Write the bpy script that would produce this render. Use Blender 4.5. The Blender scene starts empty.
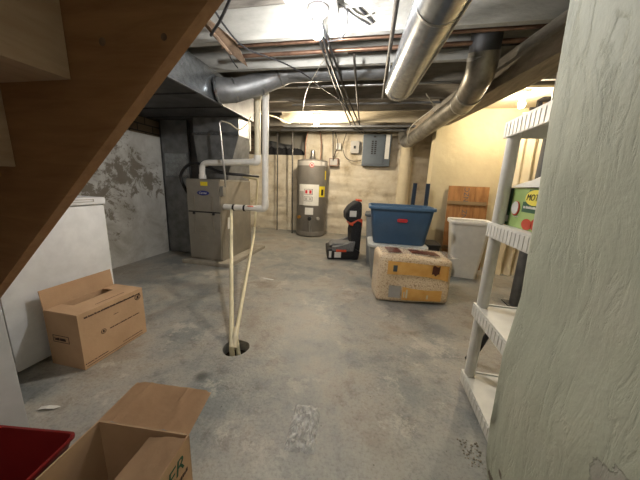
import bpy, bmesh, math, random
from mathutils import Vector, Matrix, noise
random.seed(7)
scn = bpy.context.scene
COL = scn.collection
PI = math.pi

# ------------------------------------------------------------------ materials
def new_mat(name):
    m = bpy.data.materials.new(name); m.use_nodes = True
    nt = m.node_tree; b = nt.nodes['Principled BSDF']
    return m, nt, b
def N(nt, t, **k):
    n = nt.nodes.new(t)
    for a, v in k.items():
        if a in n.inputs.keys(): n.inputs[a].default_value = v
        else: setattr(n, a, v)
    return n
def c4(c): return (c[0], c[1], c[2], 1)
def ramp(nt, fac, stops):
    r = N(nt, 'ShaderNodeValToRGB')
    e = r.color_ramp.elements
    while len(e) < len(stops): e.new(0.5)
    for i, (p, c) in enumerate(stops):
        e[i].position = p; e[i].color = c4(c)
    nt.links.new(fac, r.inputs[0]); return r
def coords(nt, scale=(1,1,1), loc=(0,0,0), rot=(0,0,0)):
    tc = N(nt, 'ShaderNodeTexCoord'); mp = N(nt, 'ShaderNodeMapping')
    mp.inputs['Scale'].default_value = scale; mp.inputs['Location'].default_value = loc; mp.inputs['Rotation'].default_value = rot
    nt.links.new(tc.outputs['Object'], mp.inputs[0]); return mp.outputs[0]
def mat_noise(name, c1, c2, scale=8, rough=.7, metal=0, bump=0, bscale=40, stretch=(1,1,1), lo=.35, hi=.65, spec=.5, detail=6, c3=None):
    m, nt, b = new_mat(name)
    v = coords(nt, stretch)
    n = N(nt, 'ShaderNodeTexNoise', Scale=scale, Detail=detail, Roughness=.6)
    nt.links.new(v, n.inputs['Vector'])
    st = [(lo, c1), (hi, c2)]
    if c3: st.append((min(.99, hi+.12), c3))
    r = ramp(nt, n.outputs['Fac'], st)
    nt.links.new(r.outputs[0], b.inputs['Base Color'])
    b.inputs['Roughness'].default_value = rough; b.inputs['Metallic'].default_value = metal
    b.inputs['Specular IOR Level'].default_value = spec
    if bump:
        n2 = N(nt, 'ShaderNodeTexNoise', Scale=bscale, Detail=5)
        nt.links.new(v, n2.inputs['Vector'])
        bp = N(nt, 'ShaderNodeBump', Strength=bump, Distance=.02)
        nt.links.new(n2.outputs['Fac'], bp.inputs['Height']); nt.links.new(bp.outputs[0], b.inputs['Normal'])
    return m
def flat(name, c, rough=.5, metal=0, spec=.5):
    k = .9
    return mat_noise(name, tuple(x*k for x in c), c, 14, rough, metal, spec=spec)
M = {}
M['pvc'] = flat('pvc', (.86,.84,.79), .35)
M['pvc_yellow'] = flat('pvc_yellow', (.78,.70,.50), .4)
M['cpvc'] = flat('cpvc', (.80,.73,.50), .4)
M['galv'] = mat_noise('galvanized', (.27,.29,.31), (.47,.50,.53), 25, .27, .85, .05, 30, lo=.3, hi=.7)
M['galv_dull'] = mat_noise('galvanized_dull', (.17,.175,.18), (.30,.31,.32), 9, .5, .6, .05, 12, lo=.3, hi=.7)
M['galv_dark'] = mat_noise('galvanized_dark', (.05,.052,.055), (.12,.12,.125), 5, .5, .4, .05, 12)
M['duct_old'] = mat_noise('duct_old', (.16,.15,.13), (.36,.34,.30), 8, .4, .75, .06, 15)
M['steel'] = flat('steel', (.45,.45,.44), .35, .9)
M['pipe_dark'] = mat_noise('pipe_dark', (.05,.045,.04), (.11,.10,.09), 20, .5, .4)
M['copper'] = mat_noise('copper', (.20,.12,.085), (.36,.22,.15), 12, .45, .7)
M['cable'] = flat('cable', (.025,.025,.028), .5)
M['wire_white'] = flat('wire_white', (.6,.58,.5), .5)
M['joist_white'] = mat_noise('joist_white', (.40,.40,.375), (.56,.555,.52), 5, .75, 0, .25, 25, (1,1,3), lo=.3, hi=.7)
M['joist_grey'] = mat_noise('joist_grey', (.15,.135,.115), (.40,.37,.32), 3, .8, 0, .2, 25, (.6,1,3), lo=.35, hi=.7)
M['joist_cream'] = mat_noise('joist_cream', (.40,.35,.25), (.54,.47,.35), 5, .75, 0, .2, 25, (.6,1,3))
M['subfloor'] = mat_noise('subfloor', (.10,.09,.08), (.26,.24,.21), 4, .9, 0, .2, 20, (1,5,1))
M['beam'] = mat_noise('beam', (.19,.155,.115), (.32,.27,.20), 5, .75, 0, .25, 18, (6,1,4))
M['wood_old'] = mat_noise('wood_old', (.09,.06,.04), (.26,.18,.12), 10, .8, 0, .3, 30)
M['card'] = mat_noise('cardboard', (.50,.325,.19), (.57,.375,.225), 6, .85, 0, .06, 60, (1,1,1))
M['card_in'] = mat_noise('cardboard_inside', (.40,.26,.15), (.46,.305,.18), 6, .85)
M['print'] = flat('print_brown', (.07,.04,.03), .8)
M['white_enamel'] = flat('white_enamel', (.84,.86,.88), .3)
M['white_plastic'] = flat('white_plastic', (.78,.77,.72), .38)
M['bin_white'] = flat('bin_white', (.84,.82,.77), .4)
M['tub_grey'] = flat('tub_grey', (.33,.35,.36), .45)
M['tub_rim'] = flat('tub_rim', (.58,.59,.57), .45)
M['blue'] = flat('tote_blue', (.045,.105,.20), .38)
M['blue_rim'] = flat('tote_rim_blue', (.075,.155,.27), .35)
M['navy'] = flat('navy', (.015,.03,.06), .4)
M['black'] = flat('black_plastic', (.012,.012,.014), .5)
M['black_fabric'] = mat_noise('black_fabric', (.012,.012,.014), (.03,.03,.033), 60, .9)
M['grey_fabric'] = mat_noise('grey_fabric', (.16,.16,.16), (.24,.24,.24), 60, .9)
M['orange'] = flat('orange_red', (.75,.09,.03), .45)
M['red'] = flat('red_plastic', (.20,.013,.013), .35)
M['red_logo'] = flat('red_logo', (.6,.02,.03), .4)
M['furnace'] = mat_noise('furnace_paint', (.28,.26,.225), (.33,.305,.265), 6, .4, .35)
M['furnace_side'] = mat_noise('furnace_side', (.27,.25,.21), (.34,.31,.26), 6, .38, .5)
M['blue_badge'] = flat('badge_blue', (.01,.02,.20), .3)
M['white_paint'] = flat('label_white', (.75,.74,.70), .5)
M['yellow'] = flat('label_yellow', (.85,.68,.03), .5)
M['heater'] = mat_noise('heater_grey', (.155,.145,.13), (.19,.175,.155), 5, .42, .1)
M['heater_lid'] = flat('heater_lid', (.42,.40,.37), .4)
M['label_grey'] = flat('label_grey', (.46,.44,.41), .5)
M['brass'] = flat('brass', (.55,.28,.06), .35, .6)
M['panel'] = flat('panel_grey', (.095,.115,.135), .45, .2)
M['rust_board'] = mat_noise('rust_board', (.20,.12,.09), (.33,.24,.19), 12, .8)
M['post_grey'] = mat_noise('post_paint', (.40,.41,.42), (.50,.51,.52), 4, .6)
M['steel_post'] = mat_noise('steel_post', (.10,.10,.10), (.17,.17,.165), 8, .5, .3)
M['green'] = mat_noise('carton_green', (.28,.42,.13), (.42,.55,.22), 3, .5)
M['green_dark'] = flat('carton_dark_green', (.02,.10,.05), .5)
M['apple_red'] = flat('apple_red', (.55,.06,.03), .4)
M['yellow_logo'] = flat('logo_yellow', (.88,.75,.10), .4)
M['text_black'] = flat('text_black', (.01,.01,.012), .6)
M['green_print'] = flat('print_green', (.02,.09,.04), .7)
M['dirt'] = mat_noise('dirt', (.05,.04,.03), (.16,.13,.10), 30, .95)
M['concrete_pad'] = mat_noise('concrete_pad', (.30,.27,.22), (.42,.38,.31), 10, .9, 0, .3, 40)
M['curtain'] = mat_noise('curtain_cloth', (.72,.63,.45), (.80,.71,.53), 4, .9)
M['film'] = None

def wood_mat(name, ca, cb, axis_scale, rot=(0,0,0), rough=.65, scale=3.0):
    m, nt, b = new_mat(name)
    v = coords(nt, axis_scale, rot=rot)
    n = N(nt, 'ShaderNodeTexNoise', Scale=scale, Detail=7, Roughness=.6, Distortion=.6)
    nt.links.new(v, n.inputs['Vector'])
    r = ramp(nt, n.outputs['Fac'], [(.3, ca), (.7, cb)])
    nt.links.new(r.outputs[0], b.inputs['Base Color']); b.inputs['Roughness'].default_value = rough
    bp = N(nt, 'ShaderNodeBump', Strength=.1, Distance=.01)
    nt.links.new(n.outputs['Fac'], bp.inputs['Height']); nt.links.new(bp.outputs[0], b.inputs['Normal'])
    return m
M['stringer'] = wood_mat('stair_wood', (.24,.12,.052), (.37,.205,.095), (1,8,8), (0, math.radians(-41.7), 0))
M['tread'] = wood_mat('tread_wood', (.44,.31,.20), (.56,.42,.29), (6,1,6))
M['plank'] = wood_mat('plank_wood', (.27,.115,.035), (.50,.25,.09), (7,7,1))
M['batten'] = wood_mat('batten_wood', (.20,.13,.06), (.33,.23,.12), (1,7,7))

def bulb_mat(name, col, s):
    m, nt, b = new_mat(name)
    b.inputs['Base Color'].default_value = (.9,.9,.9,1)
    b.inputs['Emission Color'].default_value = c4(col); b.inputs['Emission Strength'].default_value = s
    return m

def floor_mat():
    m, nt, b = new_mat('concrete_floor')
    v = coords(nt)
    L = nt.links.new
    n1 = N(nt, 'ShaderNodeTexNoise', Scale=1.6, Detail=10, Roughness=.68, Distortion=.1); L(v, n1.inputs['Vector'])
    r1 = ramp(nt, n1.outputs['Fac'], [(.40,(.25,.268,.265)), (.49,(.36,.352,.328)), (.54,(.40,.375,.335)), (.62,(.325,.285,.235))])
    n2 = N(nt, 'ShaderNodeTexNoise', Scale=7.5, Detail=13, Roughness=.78, Distortion=.15); L(v, n2.inputs['Vector'])
    r2 = ramp(nt, n2.outputs['Fac'], [(.38,(.58,.56,.52)), (.47,(.90,.90,.89)), (.62,(1.0,1.0,.98))])
    mx = N(nt, 'ShaderNodeMix', data_type='RGBA', blend_type='MULTIPLY'); mx.inputs[0].default_value = .8
    L(r1.outputs[0], mx.inputs[6]); L(r2.outputs[0], mx.inputs[7])
    # pale peeled blotches
    n3 = N(nt, 'ShaderNodeTexNoise', Scale=3.0, Detail=12, Roughness=.8); n3.inputs['Scale'].default_value = 3.1
    v3 = coords(nt, loc=(3.3,1.7,0)); L(v3, n3.inputs['Vector'])
    r3 = ramp(nt, n3.outputs['Fac'], [(.55,(0,0,0)), (.60,(1,1,1))])
    mx2 = N(nt, 'ShaderNodeMix', data_type='RGBA'); mx2.inputs[7].default_value = (.54,.51,.45,1)
    ml = N(nt, 'ShaderNodeMath', operation='MULTIPLY'); ml.inputs[1].default_value = .6
    L(r3.outputs[0], ml.inputs[0]); L(ml.outputs[0], mx2.inputs[0]); L(mx.outputs[2], mx2.inputs[6])
    # bare rough strip by the threshold (y < .78)
    sp = N(nt, 'ShaderNodeSeparateXYZ'); L(v, sp.inputs[0])
    n4 = N(nt, 'ShaderNodeTexNoise', Scale=18, Detail=6); L(v, n4.inputs['Vector'])
    a = N(nt, 'ShaderNodeMath', operation='MULTIPLY_ADD'); a.inputs[1].default_value = .12; L(n4.outputs['Fac'], a.inputs[0]); L(sp.outputs['Y'], a.inputs[2])
    a1 = N(nt, 'ShaderNodeMath', operation='MULTIPLY_ADD'); a1.inputs[1].default_value = -.38; L(sp.outputs['X'], a1.inputs[0]); L(a.outputs[0], a1.inputs[2])
    mr = N(nt, 'ShaderNodeMapRange'); mr.inputs[1].default_value = .93; mr.inputs[2].default_value = .86; L(a1.outputs[0], mr.inputs[0])
    mf = N(nt, 'ShaderNodeMath', operation='MULTIPLY'); mf.inputs[1].default_value = .5; L(mr.outputs[0], mf.inputs[0])
    mx3 = N(nt, 'ShaderNodeMix', data_type='RGBA'); mx3.inputs[7].default_value = (.37,.37,.33,1)
    L(mf.outputs[0], mx3.inputs[0]); L(mx2.outputs[2], mx3.inputs[6])
    # small dark specks
    vo = N(nt, 'ShaderNodeTexVoronoi', Scale=14); L(v, vo.inputs['Vector'])
    r5 = ramp(nt, vo.outputs['Distance'], [(.035,(.35,.33,.30)), (.06,(1,1,1))])
    mx4 = N(nt, 'ShaderNodeMix', data_type='RGBA', blend_type='MULTIPLY'); mx4.inputs[0].default_value = .8
    L(mx3.outputs[2], mx4.inputs[6]); L(r5.outputs[0], mx4.inputs[7])
    nf = N(nt, 'ShaderNodeTexNoise', Scale=75, Detail=5, Roughness=.7); L(v, nf.inputs['Vector'])
    rf_ = ramp(nt, nf.outputs['Fac'], [(.36,(.74,.73,.71)), (.48,(1,1,1)), (.64,(1.12,1.11,1.08))])
    mx5 = N(nt, 'ShaderNodeMix', data_type='RGBA', blend_type='MULTIPLY'); mx5.inputs[0].default_value = .75
    L(mx4.outputs[2], mx5.inputs[6]); L(rf_.outputs[0], mx5.inputs[7])
    ds = N(nt, 'ShaderNodeVectorMath', operation='DISTANCE'); ds.inputs[1].default_value = (-.80, 1.02, 0); L(v, ds.inputs[0])
    dr = N(nt, 'ShaderNodeMapRange'); dr.inputs[1].default_value = .015; dr.inputs[2].default_value = .045; dr.inputs[3].default_value = .75; dr.inputs[4].default_value = 0; L(ds.outputs['Value'], dr.inputs[0])
    mx6 = N(nt, 'ShaderNodeMix', data_type='RGBA'); mx6.inputs[7].default_value = (.05,.05,.045,1)
    L(dr.outputs[0], mx6.inputs[0]); L(mx5.outputs[2], mx6.inputs[6]); L(mx6.outputs[2], b.inputs['Base Color'])
    rr = N(nt, 'ShaderNodeMapRange'); rr.inputs[1].default_value = .35; rr.inputs[2].default_value = .65; rr.inputs[3].default_value = .32; rr.inputs[4].default_value = .55
    L(n2.outputs['Fac'], rr.inputs[0]); L(rr.outputs[0], b.inputs['Roughness'])
    nb = N(nt, 'ShaderNodeTexNoise', Scale=45, Detail=6); L(v, nb.inputs['Vector'])
    bp = N(nt, 'ShaderNodeBump', Strength=.18, Distance=.01); L(nb.outputs['Fac'], bp.inputs['Height'])
    bp2 = N(nt, 'ShaderNodeBump', Strength=.25, Distance=.02); L(n2.outputs['Fac'], bp2.inputs['Height']); L(bp.outputs[0], bp2.inputs['Normal'])
    L(bp2.outputs[0], b.inputs['Normal'])
    return m
def leftwall_mat():
    m, nt, b = new_mat('stained_stucco'); L = nt.links.new
    v = coords(nt)
    n1 = N(nt, 'ShaderNodeTexNoise', Scale=2.4, Detail=10, Roughness=.7, Distortion=.7); L(v, n1.inputs['Vector'])
    r1 = ramp(nt, n1.outputs['Fac'], [(.30,(.42,.40,.35)), (.48,(.62,.61,.575)), (.6,(.72,.715,.68))])
    # brown mould patches, centred on two places of the wall
    def blob(y, z, s):
        sp = N(nt, 'ShaderNodeVectorMath', operation='DISTANCE'); sp.inputs[1].default_value = (-2.73, y, z)
        L(v, sp.inputs[0])
        mm = N(nt, 'ShaderNodeMapRange'); mm.inputs[1].default_value = 0; mm.inputs[2].default_value = s; mm.inputs[3].default_value = .30; mm.inputs[4].default_value = 0
        L(sp.outputs['Value'], mm.inputs[0]); return mm.outputs[0]
    bs = [blob(2.45,1.03,.6), blob(2.05,.75,.7), blob(1.95,1.2,.5), blob(2.75,.95,.4)]
    cur = bs[0]
    for q in bs[1:]:
        ad = N(nt, 'ShaderNodeMath', operation='MAXIMUM'); L(cur, ad.inputs[0]); L(q, ad.inputs[1]); cur = ad.outputs[0]
    n2 = N(nt, 'ShaderNodeTexNoise', Scale=7, Detail=12, Roughness=.75, Distortion=.5); L(v, n2.inputs['Vector'])
    ad = N(nt, 'ShaderNodeMath', operation='ADD'); L(cur, ad.inputs[0]); L(n2.outputs['Fac'], ad.inputs[1])
    r2 = ramp(nt, ad.outputs[0], [(.665,(0,0,0)), (.73,(1,1,1))])
    mx = N(nt, 'ShaderNodeMix', data_type='RGBA'); mx.inputs[7].default_value = (.20,.165,.12,1)
    ml = N(nt, 'ShaderNodeMath', operation='MULTIPLY'); ml.inputs[1].default_value = .85; L(r2.outputs[0], ml.inputs[0])
    L(ml.outputs[0], mx.inputs[0]); L(r1.outputs[0], mx.inputs[6]); L(mx.outputs[2], b.inputs['Base Color'])
    b.inputs['Roughness'].default_value = .9
    bp = N(nt, 'ShaderNodeBump', Strength=.5, Distance=.03); L(n2.outputs['Fac'], bp.inputs['Height']); L(bp.outputs[0], b.inputs['Normal'])
    return m
def backwall_mat():
    m, nt, b = new_mat('painted_rubble'); L = nt.links.new
    v = coords(nt)
    n1 = N(nt, 'ShaderNodeTexNoise', Scale=3.0, Detail=9, Roughness=.7); L(v, n1.inputs['Vector'])
    r1 = ramp(nt, n1.outputs['Fac'], [(.32,(.47,.38,.25)), (.46,(.70,.62,.48)), (.60,(.80,.73,.60))])
    L(r1.outputs[0], b.inputs['Base Color']); b.inputs['Roughness'].default_value = .9
    v2 = coords(nt, (1.6,1,5.5))
    vo = N(nt, 'ShaderNodeTexVoronoi', Scale=1.2, feature='SMOOTH_F1'); L(v2, vo.inputs['Vector'])
    n2 = N(nt, 'ShaderNodeTexNoise', Scale=16, Detail=8, Roughness=.7); L(v2, n2.inputs['Vector'])
    bp = N(nt, 'ShaderNodeBump', Strength=.8, Distance=.06); L(vo.outputs['Distance'], bp.inputs['Height'])
    bp2 = N(nt, 'ShaderNodeBump', Strength=.6, Distance=.03); L(n2.outputs['Fac'], bp2.inputs['Height']); L(bp.outputs[0], bp2.inputs['Normal'])
    L(bp2.outputs[0], b.inputs['Normal'])
    return m
def brick_mat():
    m, nt, b = new_mat('bare_brick'); L = nt.links.new
    v = coords(nt, rot=(0, PI/2, PI/2))
    tc = N(nt, 'ShaderNodeTexCoord'); sp = N(nt, 'ShaderNodeSeparateXYZ'); cb = N(nt, 'ShaderNodeCombineXYZ')
    L(tc.outputs['Object'], sp.inputs[0]); L(sp.outputs['Y'], cb.inputs[0]); L(sp.outputs['Z'], cb.inputs[1])
    br = N(nt, 'ShaderNodeTexBrick', Scale=1.0); L(cb.outputs[0], br.inputs['Vector'])
    br.inputs['Color1'].default_value = (.20,.15,.10,1); br.inputs['Color2'].default_value = (.27,.21,.15,1); br.inputs['Mortar'].default_value = (.08,.07,.06,1)
    br.inputs['Brick Width'].default_value = .22; br.inputs['Row Height'].default_value = .085; br.inputs['Mortar Size'].default_value = .008
    L(br.outputs[0], b.inputs['Base Color']); b.inputs['Roughness'].default_value = .9
    return m
def pillar_mat():
    m, nt, b = new_mat('sage_plaster'); L = nt.links.new
    v = coords(nt)
    n1 = N(nt, 'ShaderNodeTexNoise', Scale=2.2, Detail=7, Roughness=.6); L(v, n1.inputs['Vector'])
    r1 = ramp(nt, n1.outputs['Fac'], [(.35,(.43,.455,.365)), (.55,(.50,.525,.42)), (.68,(.54,.55,.45))])
    # bare patch and small chips
    def blob(p, s, amp, sc):
        d = N(nt, 'ShaderNodeVectorMath', operation='DISTANCE'); d.inputs[1].default_value = p
        L(v, d.inputs[0])
        nn = N(nt, 'ShaderNodeTexNoise', Scale=sc, Detail=6, Roughness=.7); L(v, nn.inputs['Vector'])
        a = N(nt, 'ShaderNodeMath', operation='MULTIPLY_ADD'); a.inputs[1].default_value = amp; L(nn.outputs['Fac'], a.inputs[0]); L(d.outputs['Value'], a.inputs[2])
        q = N(nt, 'ShaderNodeMapRange'); q.inputs[1].default_value = s + amp*.5; q.inputs[2].default_value = s + amp*.5 - .004
        L(a.outputs[0], q.inputs[0]); return q.outputs[0]
    patch = blob((.44, .405, .49), .075, .09, 16)
    chips = blob((.448, .735, .150), .012, .05, 40)
    chip2 = blob((.468, .79, .05), .03, .06, 40)
    mx = N(nt, 'ShaderNodeMix', data_type='RGBA'); mx.inputs[7].default_value = (.44,.435,.375,1)
    L(patch, mx.inputs[0]); L(r1.outputs[0], mx.inputs[6])
    mm = N(nt, 'ShaderNodeMath', operation='MAXIMUM'); L(chips, mm.inputs[0]); L(chip2, mm.inputs[1])
    mx2 = N(nt, 'ShaderNodeMix', data_type='RGBA'); mx2.inputs[7].default_value = (.16,.13,.09,1)
    L(mm.outputs[0], mx2.inputs[0]); L(mx.outputs[2], mx2.inputs[6]); L(mx2.outputs[2], b.inputs['Base Color'])
    b.inputs['Roughness'].default_value = .6
    v2 = coords(nt, (1,8,2.2), rot=(math.radians(24),0,0))
    n2 = N(nt, 'ShaderNodeTexNoise', Scale=3.2, Detail=9, Roughness=.62, Distortion=.5); L(v2, n2.inputs['Vector'])
    r2 = ramp(nt, n2.outputs['Fac'], [(.38,(0,0,0)), (.46,(.75,.75,.75)), (.7,(1,1,1))])
    n3 = N(nt, 'ShaderNodeTexNoise', Scale=70, Detail=4); L(v, n3.inputs['Vector'])
    bp = N(nt, 'ShaderNodeBump', Strength=.30, Distance=.010); L(r2.outputs[0], bp.inputs['Height'])
    bp2 = N(nt, 'ShaderNodeBump', Strength=.18, Distance=.006); L(n3.outputs['Fac'], bp2.inputs['Height']); L(bp.outputs[0], bp2.inputs['Normal'])
    bp3 = N(nt, 'ShaderNodeBump', Strength=.6, Distance=.008, invert=True); L(patch, bp3.inputs['Height']); L(bp2.outputs[0], bp3.inputs['Normal'])
    L(bp3.outputs[0], b.inputs['Normal'])
    return m
def shavings_mat():
    m, nt, b = new_mat('wood_shavings'); L = nt.links.new
    v = coords(nt)
    vo = N(nt, 'ShaderNodeTexVoronoi', Scale=95); L(v, vo.inputs['Vector'])
    r = ramp(nt, vo.outputs['Distance'], [(.0,(.93,.79,.60)), (.55,(.90,.72,.50)), (.9,(.58,.38,.21))])
    L(r.outputs[0], b.inputs['Base Color']); b.inputs['Roughness'].default_value = .35
    bp = N(nt, 'ShaderNodeBump', Strength=.5, Distance=.01, invert=True); L(vo.outputs['Distance'], bp.inputs['Height']); L(bp.outputs[0], b.inputs['Normal'])
    b.inputs['Coat Weight'].default_value = .5; b.inputs['Coat Roughness'].default_value = .15
    return m
def clear_film(name, col, alpha, sc, lo=.45, hi=.62):
    m, nt, b = new_mat(name); L = nt.links.new
    v = coords(nt)
    n = N(nt, 'ShaderNodeTexNoise', Scale=sc, Detail=8, Roughness=.7, Distortion=1.5); L(v, n.inputs['Vector'])
    r = ramp(nt, n.outputs['Fac'], [(lo,(alpha[0],)*3), (hi,(alpha[1],)*3)])
    b.inputs['Base Color'].default_value = c4(col); b.inputs['Roughness'].default_value = .25
    L(r.outputs[0], b.inputs['Alpha'])
    bp = N(nt, 'ShaderNodeBump', Strength=.8, Distance=.01); L(n.outputs['Fac'], bp.inputs['Height']); L(bp.outputs[0], b.inputs['Normal'])
    return m
M['floor'] = floor_mat(); M['wall_left'] = leftwall_mat(); M['wall_back'] = backwall_mat(); M['brick'] = brick_mat(); M['pillar'] = pillar_mat()
M['wall_yellow'] = mat_noise('yellow_plaster', (.62,.52,.32), (.70,.60,.39), 2.5, .85, 0, .25, 14)
M['plaster_cream'] = mat_noise('cream_plaster', (.60,.52,.36), (.70,.61,.44), 4, .9, 0, .2, 20)
M['wall_plain'] = mat_noise('grey_plaster', (.40,.38,.33), (.50,.47,.41), 3, .9)
M['shavings'] = shavings_mat()
M['film'] = clear_film('clear_film', (.86,.86,.84), (.34,.92), 12, .44, .64)
M['bale_film'] = clear_film('bale_film', (.85,.78,.68), (.15,.7), 30)
M['amber_print'] = mat_noise('amber_print', (.84,.44,.11), (.92,.56,.18), 12, .3)
M['brown_print'] = flat('brown_print', (.12,.035,.02), .4)

# ------------------------------------------------------------------ mesh helpers
def box(bm, x0, x1, y0, y1, z0, z1, mtx=None, bevel=0):
    mt = Matrix.Translation(((x0+x1)/2, (y0+y1)/2, (z0+z1)/2)) @ Matrix.Diagonal((abs(x1-x0), abs(y1-y0), abs(z1-z0), 1))
    r = bmesh.ops.create_cube(bm, size=1, matrix=mt)
    vs = r['verts']
    if bevel:
        es = list({e for v in vs for e in v.link_edges})
        rb = bmesh.ops.bevel(bm, geom=es, offset=bevel, segments=2, affect='EDGES', profile=.7)
        vs = list({v for f in rb['faces'] for v in f.verts} | {v for v in vs if v.is_valid})
    if mtx: bmesh.ops.transform(bm, matrix=mtx, verts=vs)
    return bm
def BM(): return bmesh.new()
def bx(*a, **k): return box(BM(), *a, **k)
def fillet(pts, r, n=6):
    pts = [Vector(p) for p in pts]; out = [pts[0]]
    for i in range(1, len(pts)-1):
        p, a, c = pts[i], pts[i-1], pts[i+1]
        d1 = (a-p); d2 = (c-p); l = min(r, d1.length*.49, d2.length*.49)
        s = p + d1.normalized()*l; e = p + d2.normalized()*l
        for k in range(n+1):
            t = k/n; out.append(s*(1-t)**2 + p*2*t*(1-t) + e*t*t)
    out.append(pts[-1]); return out
def tube(bm, pts, r, seg=12, caps=True, rf=None):
    pts = [Vector(p) for p in pts]; rings = []; n = len(pts)
    T0 = (pts[1]-pts[0]).normalized()
    up = Vector((0,0,1)) if abs(T0.z) < .9 else Vector((0,1,0))
    nrm = (up - T0*up.dot(T0)).normalized()
    for i in range(n):
        if i == 0: T = pts[1]-pts[0]
        elif i == n-1: T = pts[-1]-pts[-2]
        else: T = (pts[i+1]-pts[i]).normalized() + (pts[i]-pts[i-1]).normalized()
        T.normalize()
        nrm = (nrm - T*nrm.dot(T)).normalized(); bn = T.cross(nrm)
        rr = rf(i/(n-1)) if rf else r
        rings.append([bm.verts.new(pts[i] + (nrm*math.cos(2*PI*k/seg) + bn*math.sin(2*PI*k/seg))*rr) for k in range(seg)])
    for a, b in zip(rings, rings[1:]):
        for k in range(seg): bm.faces.new((a[k], a[(k+1)%seg], b[(k+1)%seg], b[k]))
    if caps:
        bm.faces.new(rings[0][::-1]); bm.faces.new(rings[-1])
    return bm
def tb(pts, r, seg=12, fil=0, **k):
    if fil: pts = fillet(pts, fil)
    return tube(BM(), pts, r, seg, **k)
def spline(pts, n=8):
    P = [Vector(p) for p in pts]; P = [P[0]*2-P[1]] + P + [P[-1]*2-P[-2]]; out = []
    for i in range(1, len(P)-2):
        for k in range(n):
            t = k/n; a, b, c, d = P[i-1], P[i], P[i+1], P[i+2]
            out.append(.5*((2*b) + (c-a)*t + (2*a-5*b+4*c-d)*t*t + (3*b-a-3*c+d)*t**3))
    out.append(P[-2]); return out
def loft(bm, rings, cap0=True, cap1=True):
    R = [[bm.verts.new(p) for p in ring] for ring in rings]; n = len(R[0])
    for a, b in zip(R, R[1:]):
        for k in range(n): bm.faces.new((a[k], a[(k+1)%n], b[(k+1)%n], b[k]))
    if cap0: bm.faces.new(R[0][::-1])
    if cap1: bm.faces.new(R[-1])
    return bm
def lathe(prof, c=(0,0), seg=32, bm=None):
    bm = bm or BM()
    return loft(bm, [[(c[0]+r*math.cos(2*PI*k/seg), c[1]+r*math.sin(2*PI*k/seg), z) for k in range(seg)] for r, z in prof])
def rrect(w, d, r, z, n=5, cx=0, cy=0):
    out = []
    for (sx, sy, a0) in ((1,1,0), (-1,1,PI/2), (-1,-1,PI), (1,-1,1.5*PI)):
        for k in range(n+1):
            a = a0 + k/n*PI/2
            out.append((cx + sx*(w/2-r) + r*math.cos(a), cy + sy*(d/2-r) + r*math.sin(a), z))
    return out
def prism(pts, axis, a, b, bm=None):
    bm = bm or BM()
    def P(p, t): return {'x': (t, p[0], p[1]), 'y': (p[0], t, p[1]), 'z': (p[0], p[1], t)}[axis]
    loft(bm, [[P(p, a) for p in pts], [P(p, b) for p in pts]]); return bm
def disc(c, nrm, r, t, seg=20, sx=1, sy=1, up=(0,0,1), bm=None):
    bm = bm or BM(); c = Vector(c); nrm = Vector(nrm).normalized(); up = Vector(up); rt = up.cross(nrm).normalized(); u = nrm.cross(rt)
    pts = [[c + rt*math.cos(2*PI*k/seg)*r*sx + u*math.sin(2*PI*k/seg)*r*sy + nrm*h for k in range(seg)] for h in (0, t)]
    return loft(bm, pts)

ROOTINV = {}
def link(o): COL.objects.link(o); return o
def finish(name, bm, mat, smooth=None):
    bmesh.ops.recalc_face_normals(bm, faces=bm.faces)
    me = bpy.data.meshes.new(name); bm.to_mesh(me); bm.free()
    if smooth is not None:
        me.shade_smooth(); 
        for p in me.polygons: p.use_smooth = True
        try: me.set_sharp_from_angle(angle=math.radians(smooth))
        except Exception: pass
    me.materials.append(M[mat] if isinstance(mat, str) else mat)
    return link(bpy.data.objects.new(name, me))
def thing(name, label, cat, loc=(0,0,0), rz=0, group=None):
    o = link(bpy.data.objects.new(name, None)); o.empty_display_size = .05
    o.location = loc; o.rotation_euler = (0,0,rz); o['label'] = label; o['category'] = cat
    if group: o['group'] = group
    ROOTINV[o.name] = (Matrix.Translation(loc) @ Matrix.Rotation(rz, 4, 'Z')).inverted()
    return o
def part(name, bm, mat, parent, world=True, smooth=None, label=None):
    """a part; world=True: the bmesh is in world coordinates"""
    inv = ROOTINV[parent.name]
    if world: bm.transform(inv)
    o = finish(name, bm, mat, smooth); o.parent = parent; ROOTINV[o.name] = inv
    if label: o['label'] = label
    return o
def single(name, bm, mat, label, cat, group=None, smooth=None, org=None):
    if org is None:
        xs = [v.co.x for v in bm.verts]; ys = [v.co.y for v in bm.verts]; zs = [v.co.z for v in bm.verts]
        org = ((min(xs)+max(xs))/2, (min(ys)+max(ys))/2, min(zs))
    bm.transform(Matrix.Translation(org).inverted())
    o = finish(name, bm, mat, smooth); o.location = org
    o['label'] = label; o['category'] = cat
    if group: o['group'] = group
    ROOTINV[o.name] = Matrix.Translation(org).inverted()
    return o
def struct(name, bm, mat, smooth=None):
    o = finish(name, bm, mat, smooth); o['kind'] = 'structure'; return o
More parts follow.
